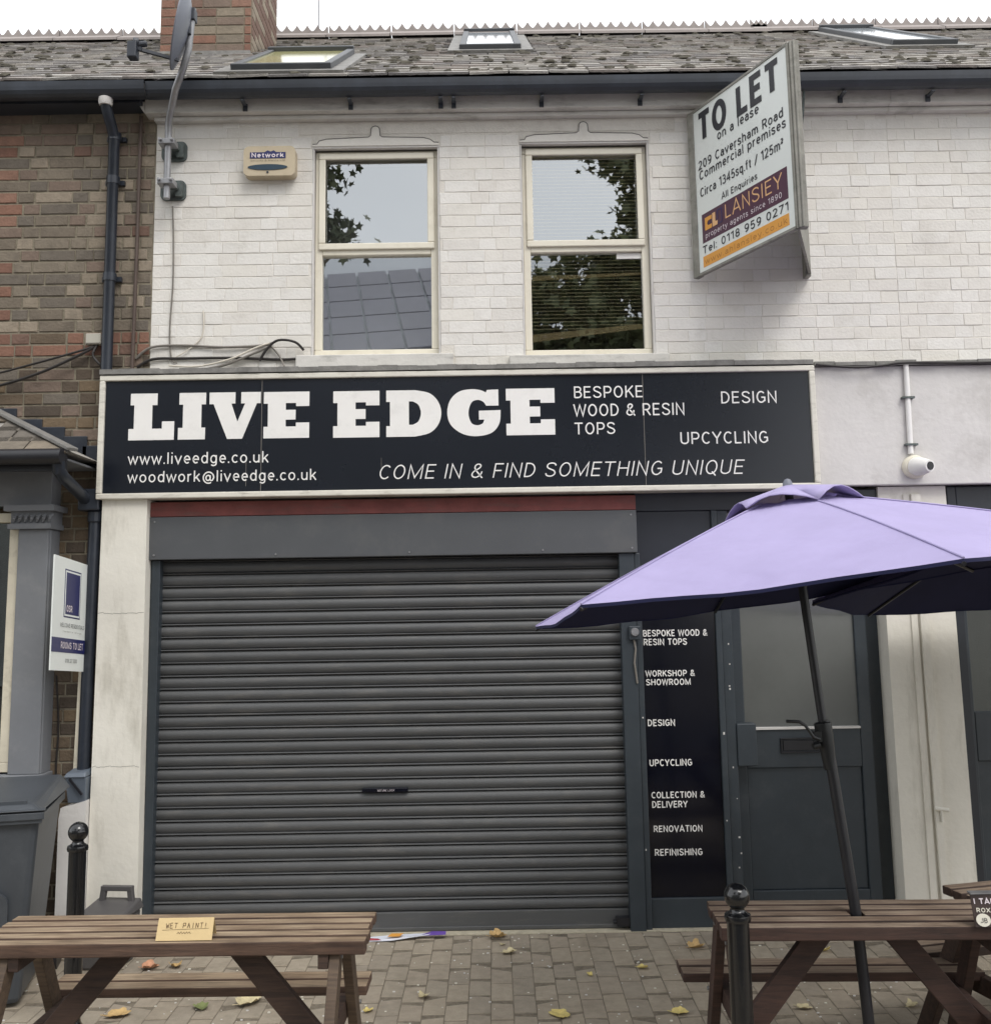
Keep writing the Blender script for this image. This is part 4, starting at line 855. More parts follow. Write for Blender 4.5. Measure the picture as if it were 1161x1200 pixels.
bt('www.ahlansley.co.uk', .07, .80, 3.925, .036, MT['thinorange'], ref='d', spacing=1.25)

# ---------------------------------------------------------------- rooms to let sign by the left bay
rs = thing('rooms_to_let_sign', 'white and navy rooms to let board sticking out beside the grey bay pilaster', 'sign')
A4, B4 = Vector((-2.40, -.56, 0)), Vector((-2.412, -.03, 0)); U4 = (B4-A4).normalized(); N4 = Vector((1, .02, 0)).normalized()
def rpt(u, z, n=0): p = A4+U4*u+N4*n; return Vector((p.x, p.y, z-.08*u))
mb = MB(); mb.hexa([rpt(0, 1.56, -.008), rpt(.53, 1.56, -.008), rpt(.53, 1.56, 0), rpt(0, 1.56, 0), rpt(0, 2.185, -.008), rpt(.53, 2.185, -.008), rpt(.53, 2.185, 0), rpt(0, 2.185, 0)])
mb.build('board', MT['boardwhite'], rs)
def rrect(nm, a, b, z0, z1, mt, n=.0015): 
    mb = MB(); mb.hexa([rpt(a, z0, 0), rpt(b, z0, 0), rpt(b, z0, n), rpt(a, z0, n), rpt(a, z1, 0), rpt(b, z1, 0), rpt(b, z1, n), rpt(a, z1, n)]); return mb.build(nm, mt, rs)
rrect('logo_border', .15, .385, 1.855, 2.125, MT['navy'], .001); rrect('logo_border', .158, .377, 1.863, 2.117, MT['boardwhite'], .0018); rrect('logo_block', .168, .367, 1.873, 2.107, MT['navy'], .0026)
rrect('banner', 0.0, .53, 1.66, 1.74, MT['navy'])
upv = Vector((0, 0, 1)); U4s = (U4+Vector((0, 0, -.08)))
def rt(s, a, b, z, h, mt, n=.002, **k):
    o = A4+N4*n; return text(s, a, b, z, h, o, U4s, N4, mt, rs, **k)
rt('OSR', .18, .26, 1.888, .035, MT['palewhite'], .002, bold=.02)
rt('ROOMS TO LET', .12, .44, 1.682, .036, MT['palewhite'], bold=.01)
rt('WELCOME RESIDENTIALS', .10, .45, 1.80, .022, MT['print']); rt('residential lettings', .14, .41, 1.772, .010, MT['cablegrey'])
rt('0118 327 5000', .19, .36, 1.605, .022, MT['print'])
mb = MB(); mb.prism([(-2.475, .45), (-2.425, .45), (-2.425, 1.53), (-2.455, 1.53)], -.045, -.007); mb.box(-2.43, -2.405, -.05, -.007, 1.53, 2.14); mb.build('post', MT['timberwhite'], rs, bevel=.003)

# ---------------------------------------------------------------- wall fittings
ab = thing('alarm_box', 'cream burglar alarm box with blue name strip left of the first floor windows', 'alarm')
def rrect2(x0, x1, z0, z1, r, n=5, bulge=0):
    P = []
    for cx, cz, t0 in ((x1-r, z1-r, 0), (x0+r, z1-r, 90), (x0+r, z0+r, 180), (x1-r, z0+r, 270)):
        for k in range(n+1): t = math.radians(t0+90*k/n); P.append((cx+r*math.cos(t), cz+r*math.sin(t)))
    return P
mb = MB(); mb.prism(rrect2(-1.53, -1.205, 4.57, 4.765, .035), -.075, 0); mb.build('housing', MT['alarm'], ab, bevel=.012)
mb = MB(); mb.box(-1.49, -1.265, -.077, -.0748, 4.683, 4.724); mb.prism([(-1.40, 4.724), (-1.378, 4.736), (-1.36, 4.728), (-1.34, 4.736), (-1.325, 4.724)], -.077, -.0748); mb.build('name_strip', MT['navy'], ab)
text('Network', -1.478, -1.278, 4.690, .028, (0, -.0775, 0), (1, 0, 0), (0, -1, 0), MT['palewhite'], ab, bold=.03)
text('Security & Alarms Ltd', -1.485, -1.27, 4.664, .011, (0, -.076, 0), (1, 0, 0), (0, -1, 0), MT['thinpipe'], ab)
mb = MB(); mb.prism([(-1.378+.125*math.cos(t), 4.625+.019*math.sin(t)) for t in [i*math.pi/12 for i in range(24)]], -.079, -.07); mb.build('lens', MT['alarmlens'], ab, bevel=.003)
mb = MB(); mb.tube([(-1.378, -.076, 4.592), (-1.378, -.08, 4.592)], .007, 8); mb.build('screw', MT['darkplastic'], ab)

sdh = thing('satellite_dish', 'grey satellite dish on a cranked pole bolted to the wall, top left', 'satellite dish')
pp = [(-1.985, -.14, 4.40), (-1.985, -.14, 4.80), (-1.975, -.17, 4.90), (-1.89, -.32, 5.02), (-1.82, -.40, 5.11), (-1.785, -.42, 5.22), (-1.765, -.42, 5.48)]
mb = MB(); mb.tube(arc3(pp) if False else pp, .021, 12); mb.build('pole', MT['steelmat'], sdh, smooth=True)
for z in (4.765, 4.505):
    mb = MB(); mb.prism(rrect2(-2.065, -1.905, z-.065, z+.065, .035), -.02, -.004); mb.prism(rrect2(-2.045, -2.0, z-.05, z+.05, .01), -.05, -.02); mb.prism(rrect2(-1.965, -1.92, z-.05, z+.05, .01), -.05, -.02); mb.box(-2.03, -1.94, -.12, -.05, z-.015, z+.015)
    b_ = mb.build('wall_bracket', MT['bracket'], sdh, bevel=.004)
    mb = MB(); mb.box(-2.035, -1.935, -.18, -.10, z-.022, z+.012); mb.tube([(-2.02, -.15, z), (-2.02, -.2, z)], .01, 8); mb.tube([(-1.95, -.15, z), (-1.95, -.2, z)], .01, 8); mb.build('clamp', MT['steelmat'], b_, bevel=.003)
# dish reflector: shallow bowl facing left/towards the street, seen nearly edge-on
mb = MB(); rings = []; nS = 28
for i in range(7):
    r_ = i/6; rings.append((r_*.235, .06*r_*r_-.06))
k = len(mb.v)
for side in (0, 1):
    off = len(mb.v)
    for r_, d_ in rings:
        for j in range(nS): t = 2*math.pi*j/nS; mb.v.append((r_*math.cos(t)*.92, r_*1.12*math.sin(t), d_-side*.008))
    for i in range(6):
        for j in range(nS): mb.f.append((off+i*nS+j, off+i*nS+(j+1) % nS, off+(i+1)*nS+(j+1) % nS, off+(i+1)*nS+j)); mb.m.append(0)
for j in range(nS): mb.f.append((6*nS+j, 6*nS+(j+1) % nS, 13*nS+(j+1) % nS, 13*nS+j)); mb.m.append(0)
dz = Vector((-.94, -.26, .17)).normalized(); dx = Vector((0, 0, 1)).cross(dz).normalized(); dy = dz.cross(dx)
DM = Matrix((dx, dy, dz)).transposed().to_4x4(); DM.translation = Vector((-1.845, -.43, 5.36))
for i_, v in enumerate(mb.v): mb.v[i_] = tuple(DM @ Vector(v))
mb.build('reflector', MT['dish'], sdh, smooth=True)
mb = MB(); mb.box(-1.82, -1.765, -.46, -.40, 5.30, 5.40); mb.tube([(-1.80, -.43, 5.33), (-1.84, -.43, 5.33)], .02, 8); mb.box(-1.785, -1.745, -.45, -.39, 5.40, 5.475); mb.build('mount', MT['darkplastic'], sdh, bevel=.004)
mb = MB(); mb.beam((-1.835, -.44, 5.14), (-2.03, -.52, 5.16), .018, .018); mb.beam((-2.03, -.52, 5.16), (-2.075, -.53, 5.19), .022, .022); mb.build('feed_arm', MT['darkplastic'], sdh)
mb = MB(); mb.tube([(-2.045, -.525, 5.205), (-2.075, -.535, 5.20)], [.026, .03], 14); mb.box(-2.105, -2.05, -.56, -.50, 5.10, 5.20); mb.tube([(-2.06, -.53, 5.19), (-2.0, -.52, 5.2)], .018, 12); mb.build('receiver', MT['darkplastic'], sdh, bevel=.006)

def cable(nm, pts, r, mt, label, group=None, cat='cable'):
    P = [Vector(p) for p in pts]; out = []
    for i in range(len(P)-1):
        p0, p1, p2, p3 = P[max(i-1, 0)], P[i], P[i+1], P[min(i+2, len(P)-1)]
        for k in range(5):
            t = k/5; out.append(.5*(2*p1+(p2-p0)*t+(2*p0-5*p1+4*p2-p3)*t*t+(-p0+3*p1-3*p2+p3)*t**3))
    out.append(P[-1]); mb = MB(); mb.tube(out, r, 6); return tag(mb.build(nm, mt, None, smooth=True), label, cat, group)
G_ = 'cables clipped along the wall above the sign'
cable('cable', [(-1.985, -.02, 4.40), (-1.978, -.01, 4.2), (-1.973, -.011, 3.9), (-1.985, -.01, 3.6), (-1.97, -.012, 3.42), (-1.93, -.02, 3.385)], .005, MT['cablegrey'], 'thin grey cable hanging from the satellite dish pole down to the sign', G_)
cable('cable', [(-2.19, -.012, 3.42), (-2.09, -.02, 3.488), (-1.897, -.014, 3.498), (-1.65, -.02, 3.482), (-1.42, -.014, 3.490), (-1.34, -.02, 3.505)], .008, MT['cablegrey'], 'upper grey cable running level from the downpipe across white brick', G_)
cable('cable', [(-2.18, -.012, 3.365), (-2.08, -.02, 3.412), (-1.9, -.015, 3.415), (-1.6, -.02, 3.413), (-1.3, -.014, 3.40), (-1.17, -.02, 3.402)], .009, MT['cableblk'], 'lower dark cable running level just over the sign', G_)
cable('cable', [(-1.75, -.02, 3.345), (-1.62, -.03, 3.37), (-1.45, -.03, 3.44), (-1.35, -.03, 3.485)], .008, MT['cablegrey'], 'grey cable curving up from the sign towards the left window', G_)
cable('cable', [(-1.98, -.02, 3.37), (-1.8, -.03, 3.36), (-1.6, -.04, 3.40), (-1.45, -.03, 3.47), (-1.36, -.03, 3.50)], .006, MT['cablewht'], 'white cable sagging between two level cables', G_)
cable('cable', [(-1.42, -.03, 3.39), (-1.37, -.05, 3.46), (-1.30, -.06, 3.51), (-1.2, -.05, 3.50), (-1.15, -.02, 3.455)], .008, MT['cableblk'], 'dark cable looping up beside the left window sill', G_)
cable('cable', [(-1.78, -.012, 3.72), (-1.775, -.014, 3.60), (-1.80, -.012, 3.53), (-1.88, -.016, 3.46), (-1.95, -.016, 3.42)], .004, MT['cablewht'], 'white stray cable tail pointing up the white bricks', G_)
cable('cable', [(-1.36, -.02, 3.49), (-1.30, -.02, 3.42), (-1.26, -.03, 3.335)], .006, MT['cablegrey'], 'short grey cable dropping behind the sign top', G_)
jb = thing('junction_box', 'small beige junction box on brick beside the black downpipe', 'box')
mb = MB(); mb.box(-2.49, -2.395, -.05, -.006, 3.505, 3.575); mb.build('housing', MT['beige'], jb, bevel=.005)
mb = MB(); mb.box(-2.485, -2.40, -.053, -.05, 3.51, 3.515); mb.build('lid_seam', MT['cablegrey'], jb)
G2 = 'black cables on the left brick wall'
cable('cable', [(-2.44, -.03, 3.5), (-2.5, -.05, 3.47), (-2.7, -.06, 3.41), (-3.02, -.05, 3.33), (-3.4, -.04, 3.25)], .007, MT['cableblk'], 'upper black cable running from the junction box to the left edge', G2)
cable('cable', [(-2.43, -.03, 3.5), (-2.52, -.05, 3.44), (-2.75, -.06, 3.33), (-3.02, -.05, 3.25), (-3.4, -.04, 3.18)], .009, MT['cableblk'], 'thick lower black cable running from the junction box to the left edge', G2)
cable('cable', [(-2.42, -.03, 3.51), (-2.44, -.05, 3.44), (-2.40, -.05, 3.38), (-2.36, -.03, 3.35)], .008, MT['cableblk'], 'short black cable curling below the junction box', G2)
cable('cable', [(1.99, -.09, 3.30), (2.1, -.10, 3.285), (2.25, -.10, 3.275), (2.4, -.10, 3.285), (2.54, -.10, 3.30), (3.0, -.095, 3.295), (3.6, -.095, 3.31)], .008, MT['cableblk'], 'dark cable under the ledge right of the sign')
cable('cable', [(-2.60, -.012, 1.5), (-2.575, -.012, 1.2), (-2.58, -.012, .95), (-2.56, -.012, .8)], .006, MT['cableblk'], 'thin black cable down the brick below the rooms sign')
dp = thing('downpipe', 'tall black downpipe on the brick wall above the sign', 'pipe')
mb = MB(); mb.tube([(-2.36, -.20, 5.03), (-2.36, -.19, 4.98), (-2.352, -.10, 4.88), (-2.35, -.065, 4.83), (-2.35, -.06, 3.30)], .034, 14); mb.build('pipe', MT['pipe'], dp, smooth=True)
for z in (4.82, 4.53, 3.9): mb = MB(); mb.tube([(-2.35, -.06, z), (-2.35, -.06, z+.05)], .041, 14); mb.box(-2.41, -2.29, -.03, -.005, z+.01, z+.04); mb.build('collar', MT['pipe'], dp, smooth=True)
mb = MB(); mb.lathe([(.0, 0), (.038, 0), (.043, .02), (.043, .045), (.036, .05)], 14, c=(-2.36, -.2, 4.985)); mb.build('outlet', MT['rendergrey'], dp, smooth=True)
tp = tag(MB().tube([(-2.20, -.025, 5.0), (-2.20, -.025, 4.2), (-2.205, -.025, 3.33)], .012, 8).build('thin_pipe', MT['thinpipe'], None, smooth=True), 'thin brown pipe between black downpipe and white painted brick', 'pipe')
dp2 = thing('downpipe', 'lower black downpipe between the brick and the white pilaster', 'pipe')
mb = MB(); mb.tube([(-2.385, -.055, 2.56), (-2.40, -.055, 1.2), (-2.405, -.055, 0.0)], .036, 14); mb.build('pipe', MT['pipe'], dp2, smooth=True)
mb = MB(); mb.box(-2.47, -2.345, -.12, -.006, 2.47, 2.60); mb.tube([(-2.385, -.055, 2.40), (-2.385, -.055, 2.47)], .045, 14); mb.build('hopper', MT['pipe'], dp2, bevel=.008)
mb = MB(); mb.tube([(-2.43, -.50, 2.71), (-2.43, -.49, 2.66), (-2.43, -.42, 2.63), (-2.43, -.14, 2.55), (-2.43, -.08, 2.53)], .035, 12); mb.build('branch_pipe', MT['pipe'], dp2, smooth=True)
# lamp/camera on the rendered band
cl = thing('security_camera', 'white round security camera at the foot of a conduit on the render band', 'camera')
mb = MB(); mb.tube([(2.555, -.062, 2.66), (2.555, -.085, 2.66), (2.555, -.10, 2.66)], [.072, .072, .06], 22); mb.build('base', MT['upvc'], cl, smooth=True)
mb = MB(); mb.tube([(2.555, -.09, 2.66), (2.57, -.14, 2.655), (2.595, -.20, 2.65)], [.056, .054, .036], 20); c_ = mb.build('head', MT['letter'], cl, smooth=True)
mb = MB(); mb.tube([(2.5945, -.199, 2.65), (2.597, -.205, 2.6495)], [.026, .024], 16); mb.build('lens', MT['gloss'], c_, smooth=True)
mb = MB(); mb.tube([(2.545, -.078, 3.29), (2.537, -.078, 2.74)], .016, 10); mb.build('conduit', MT['letter'], cl, smooth=True)
for z in (3.08, 2.79): mb = MB(); mb.box(2.505, 2.578, -.098, -.06, z, z+.012); mb.build('clip', MT['bracket'], cl)
mb = MB(); mb.tube([(2.575, -.01, 1.9), (2.585, -.012, .66)], .010, 8); mb.tube([(2.55, -.028, .655), (2.63, -.028, .645)], .012, 8); mb.tube([(2.587, -.03, .65), (2.59, -.03, .58)], .008, 6)
tag(mb.build('conduit_pipe', MT['render'], None, smooth=True), 'painted conduit with a small tap down the right white pillar', 'pipe')

# ---------------------------------------------------------------- bins and left corner
lb = thing('wheelie_bin', 'large dark grey wheelie bin at the left edge behind the picnic table', 'bin', loc=(-2.245, -.98, gz(-.98)-.01), rz=math.radians(14)); lb.scale = (1, 1, .975)
mb = MB(); wT, wB, dT, dB = .60, .50, .66, .52
mb.hexa([(-wB-.04, .05, .03), (-.06, .05, .03), (-.06, .05+dB, .03), (-wB-.04, .05+dB, .03), (-wT, 0, .93), (0, 0, .93), (0, dT, .93), (-wT, dT, .93)])
mb.build('body', MT['bin'], lb, bevel=.03)
mb = MB(); mb.prism(rrect2(-.50, -.12, .15, .58, .06), -.0, .02); o = mb.build('front_panel', MT['bin'], lb, bevel=.01); o.rotation_euler = (math.radians(3.2), 0, 0); o.location = (0, .02, 0)
mb = MB(); mb.box(-wT-.02, .02, -.025, dT, .905, .945); mb.box(-wT-.03, .03, -.035, .0, .925, .96); mb.box(-wT-.035, .035, -.04, .0, .968, .975); mb.build('rim', MT['bin'], lb, bevel=.006)
mb = MB(); mb.hexa([(-wT-.02, -.035, .962), (.025, -.035, .962), (.045, dT+.03, .962), (-wT-.04, dT+.03, .962), (-wT+.03, .02, 1.0), (-.03, .02, 1.0), (.0, dT-.02, 1.045), (-wT, dT-.02, 1.045)]); mb.build('lid', MT['bin'], lb, bevel=.014)
mb = MB(); mb.box(-wT+.06, -.06, .015, .035, .992, 1.012); mb.tube([(-wT+.05, dT+.05, 1.0), (-.0, dT+.05, 1.0)], .018, 10); mb.build('handle', MT['bin'], lb, smooth=True)
mb = MB(); mb.tube([(.03, dT-.05, .1), (-.03, dT-.05, .1)], .1, 18); mb.tube([(-wT+.03, dT-.05, .1), (-wT-.03, dT-.05, .1)], .1, 18); mb.build('wheels', MT['pole'], lb, smooth=True)
cd = thing('food_caddy', 'small grey food caddy with raised handle on the paving by the white pilaster', 'bin', loc=(-2.10, -.40, gz(-.4)), rz=-.12)
mb = MB(); mb.hexa([(-.10, -.09, 0), (.10, -.09, 0), (.10, .11, 0), (-.10, .11, 0), (-.125, -.12, .26), (.125, -.12, .26), (.125, .13, .26), (-.125, .13, .26)]); mb.build('body', MT['caddy'], cd, bevel=.015)
mb = MB(); mb.hexa([(-.135, -.135, .262), (.135, -.135, .262), (.135, .14, .262), (-.135, .14, .262), (-.12, -.11, .285), (.12, -.11, .285), (.12, .13, .315), (-.12, .13, .315)]); mb.build('lid', MT['caddy'], cd, bevel=.008)
mb = MB(); mb.beam((-.085, .09, .30), (-.075, .09, .37), .03, .03); mb.beam((.085, .09, .30), (.075, .09, .37), .03, .03); mb.beam((-.09, .09, .372), (.09, .09, .372), .026, .034); mb.build('handle', MT['caddy'], cd, bevel=.004)
mb = MB(); mb.box(-.10, .02, -.137, -.134, .268, .277); mb.build('label_strip', MT['steelmat'], cd)
mb = MB(); mb.prism([(-2.50, -.02), (-2.344, -.02), (-2.344, .80), (-2.49, .76), (-2.50, .70)], -.14, -.008); tag(mb.build('rendered_plinth', MT['rendergrey'], None, bevel=.01), 'low cream rendered plinth behind the left bollard', 'plinth')
c2 = thing('kitchen_caddy', 'small blue grey lidded caddy on the cream plinth beside the pilaster', 'bin', loc=(-2.408, -.075, .805))
mb = MB(); mb.hexa([(-.045, -.06, -.02), (.055, -.06, -.02), (.055, .05, -.02), (-.045, .05, -.02), (-.06, -.08, .125), (.062, -.08, .125), (.062, .06, .125), (-.06, .06, .125)]); mb.build('body', MT['caddy2'], c2, bevel=.006)
mb = MB(); mb.hexa([(-.065, -.09, .127), (.063, -.09, .127), (.063, .06, .127), (-.065, .06, .127), (-.055, -.07, .15), (.055, -.07, .155), (.055, .05, .165), (-.055, .05, .165)]); mb.build('lid', MT['caddy2'], c2, bevel=.006)
mb = MB(); mb.beam((-.03, -.087, .12), (.045, -.083, .03), .012, .01); mb.build('handle', MT['pole'], c2)

# ---------------------------------------------------------------- bollards
def bollard(label, loc, H=.93, r=.039):
    t = thing('bollard', label, 'bollard', 'black ball topped bollards', loc)
    s = H-.93
    mb = MB(); mb.lathe([(r*1.35, 0), (r*1.35, .03), (r*1.05, .05), (r, .06), (r, .80), (r*1.0, .805)], 28); mb.build('post', MT['bollard'], t, smooth=True)
    mb = MB(); mb.lathe([(r*1.0, .80), (r*1.16, .802), (r*1.22, .812), (r*1.16, .824), (r*.95, .828), (r*.7, .835), (r*.62, .843), (r*.66, .85)], 28); mb.build('collar', MT['bollard'], t, smooth=True)
    mb = MB(); R_ = r*1.16; mb.lathe([(R_*math.sin(math.radians(a))+.0001, .885-R_*math.cos(math.radians(a))) for a in range(0, 181, 10)], 32); mb.build('ball', MT['bollard'], t, smooth=True)
    return t
b1 = bollard('black ball topped bollard standing between the wheelie bin and the white pilaster', (-1.945, -1.235, gz(-1.23)))
b2 = bollard('nearer black ball topped bollard in front of the right picnic table', (.848, -2.35, gz(-2.35)))

# ---------------------------------------------------------------- picnic tables
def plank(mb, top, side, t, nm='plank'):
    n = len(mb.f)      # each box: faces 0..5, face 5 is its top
    for i in range(n): mb.m[i] = 0 if i % 6 == 5 else 1  # sides get darker wood: stained edges plus painted shade between planks
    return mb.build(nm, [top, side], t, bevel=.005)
def picnic(label, cx, cy, rz, half, top, dark, leg, side, inset, hole=None, braces=.2, npl=5, depth=.37, bhalf=None):
    t = thing('picnic_table', label, 'picnic table', 'wooden picnic tables', (cx, cy, gz(cy)), rz)
    Z = .67-gz(cy); pw = depth/npl
    for i in range(npl):
        y0 = -depth/2+i*pw+.010; y1 = y0+pw-.020; dx_ = rnd.uniform(-.008, .008)
        segs = [(-half+dx_, half+dx_)]
        mb = MB()
        thick = .05 if i == 0 else .036
        if hole is not None and i == 2:
            mb.box(-half, hole-.026, y0, y1, Z-.036, Z); mb.box(hole+.026, half, y0, y1, Z-.036, Z)
            plank(mb, top, side, t); continue
        mb.box(segs[0][0], segs[0][1], y0, y1, Z-thick, Z+rnd.uniform(-.001, .001))
        plank(mb, top, side, t)
    if True:   # painted/worn front edge strip on the nearest plank is the plank's own side
        pass
    lx = half-inset
    for sx in (-1, 1):
        for sy in (-1, 1):
            mb = MB(); mb.beam((sx*lx, sy*.10, Z-.038), (sx*lx, sy*.46, .02), .075, .038, (1, 0, 0)); mb.build('leg', leg, t, bevel=.003)
        for sy in (-1, 1):
            for zz, yy in ((Z-.07, .118), (.325, .345)):
                mb = MB(); mb.tube([(sx*(lx+.019), sy*yy, zz), (sx*(lx+.025), sy*yy, zz)], .009, 8); mb.build('bolt', MT['steelmat'], t)
        mb = MB(); mb.beam((sx*(lx-.040), -.165, Z-.07), (sx*(lx-.040), .165, Z-.07), .062, .038, (1, 0, 0)); mb.build('top_bearer', dark, t, bevel=.003)
        mb = MB(); mb.beam((sx*(lx-.040), -.56, .325), (sx*(lx-.040), .56, .325), .075, .038, (1, 0, 0)); mb.build('seat_bearer', dark, t, bevel=.003)
        mb = MB(); mb.beam((sx*braces, -.0, Z-.045), (sx*(lx-.04), -.0, .26), .088, .036, (0, 1, 0)); mb.build('brace', dark, t, bevel=.003)
    mb = MB(); mb.box(-braces-.08, braces+.08, -.03, .03, Z-.075, Z-.051); mb.build('centre_batten', dark, t)
    for sy in (-1, 1):
        for k in range(2):
            bh_ = half if bhalf is None else bhalf; y0 = .335+k*.098 if sy > 0 else -.335-k*.098-.082
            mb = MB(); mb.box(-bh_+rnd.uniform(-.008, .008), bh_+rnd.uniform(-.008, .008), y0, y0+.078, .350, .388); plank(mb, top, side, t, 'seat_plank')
    return t
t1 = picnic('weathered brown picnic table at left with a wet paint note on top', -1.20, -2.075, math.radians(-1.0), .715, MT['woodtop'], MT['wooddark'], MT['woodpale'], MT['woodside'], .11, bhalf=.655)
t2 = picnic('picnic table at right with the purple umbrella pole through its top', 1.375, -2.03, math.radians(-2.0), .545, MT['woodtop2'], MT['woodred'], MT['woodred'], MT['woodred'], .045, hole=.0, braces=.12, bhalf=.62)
t3 = picnic('third picnic table just showing behind the menu card at the right edge', 2.47, -1.70, math.radians(14), .58, MT['woodtop2'], MT['wooddark'], MT['wooddark'], MT['wooddark'], .08)

# note card
wp = thing('paper_sign', 'folded kraft card reading wet paint standing on the left picnic table', 'note')
mb = MB(); ax, bx = -1.25, -1.045; yA = -2.235
mb.poly([(ax, yA, .672), (bx, yA, .672), (bx, yA+.03, .742), (ax+.002, yA+.03, .742)]); mb.poly([(ax+.002, yA+.03, .742), (bx, yA+.03, .742), (bx-.003, yA+.075, .672), (ax+.004, yA+.072, .672)])
o = mb.build('card', MT['kraft'], wp); sm_ = o.modifiers.new('s', 'SOLIDIFY'); sm_.thickness = .0012
STR = {'W': [[(0, 1), (.25, 0), (.5, .7), (.75, 0), (1, 1)]], 'E': [[(.8, 1), (.05, 1), (0, 0), (.9, .05)], [(0, .5), (.7, .55)]], 'T': [[(0, 1), (1, 1)], [(.5, 1), (.45, 0)]], 'P': [[(0, 0), (.05, 1), (.8, .95), (.8, .5), (.05, .45)]], 'A': [[(0, 0), (.45, 1), (.9, 0)], [(.2, .4), (.75, .4)]], 'I': [[(.5, 1), (.5, 0)]], 'N': [[(0, 0), (0, 1), (.8, 0), (.85, 1)]], '!': [[(.5, 1), (.45, .3)], [(.45, .1), (.45, 0)]]}
mb = MB(); upc = Vector((0, .03, .07)).normalized(); nc = Vector((0, -.07, .03)).normalized()
def cpt(u, v): p = Vector((ax, yA, .672))+Vector((1, 0, 0))*u+upc*v+nc*.0018; return p
def stroke(pts, th=.0011):
    for a, b in zip(pts, pts[1:]): mb.beam(cpt(*a), cpt(*b), th*2, .0008, tuple(nc))
u = .032
for chx in 'WET PAINT!':
    if chx == ' ': u += .016; continue
    for pl_ in STR[chx]: stroke([(u+p[0]*.011, .042+p[1]*.017+rnd.uniform(-.0008, .0008)) for p in pl_])
    u += .0155
stroke([(.02, .036), (.1, .038), (.19, .040)], .0005); 
zz_ = [(.075+i*.005, .022+(.006 if i % 2 else 0)+rnd.uniform(0, .002)) for i in range(11)]; stroke(zz_, .0007)
mb.build('handwriting', MT['pencil'], wp)
# menu card
mc = thing('menu_card', 'dark brown printed menu card standing on the right table at the frame edge', 'menu')
mb = MB(); mb.hexa([(1.742, -2.235, .672), (1.88, -2.245, .672), (1.88, -2.24, .672), (1.742, -2.23, .672), (1.738, -2.215, .785), (1.876, -2.225, .785), (1.876, -2.22, .785), (1.738, -2.21, .785)]); mb.build('card', MT['menu'], mc)
mb = MB(); mb.box(1.734, 1.88, -2.23, -2.20, .785, .79); mb.build('top_edge', MT['steelmat'], mc)
U5 = (1, -.07, 0); N5 = (0, -.98, .17); UP5 = (-.035, .17, 1)
text('I TAKE', 1.75-1.742, .10, .078, .018, (1.742, -2.236, .672), U5, N5, MT['palewhite'], mc, up=UP5, bold=.03); text('ROX', .012, .06, .05, .014, (1.742, -2.236, .672), U5, N5, MT['cream'], mc, up=UP5, bold=.03)
shape2d('round_badge', [[(.03+.026*math.cos(t), .024+.022*math.sin(t)) for t in [i*math.pi/10 for i in range(20)]]], MT['cream'], mc, lambda c: Vector((1.742, -2.2365, .672))+Vector(U5)*c.x+Vector(UP5)*c.y+Vector(N5)*(.003+c.z), .0005)
text('JB', .018, .042, .016, .016, (1.742, -2.2405, .672), U5, N5, MT['print'], mc, up=UP5)

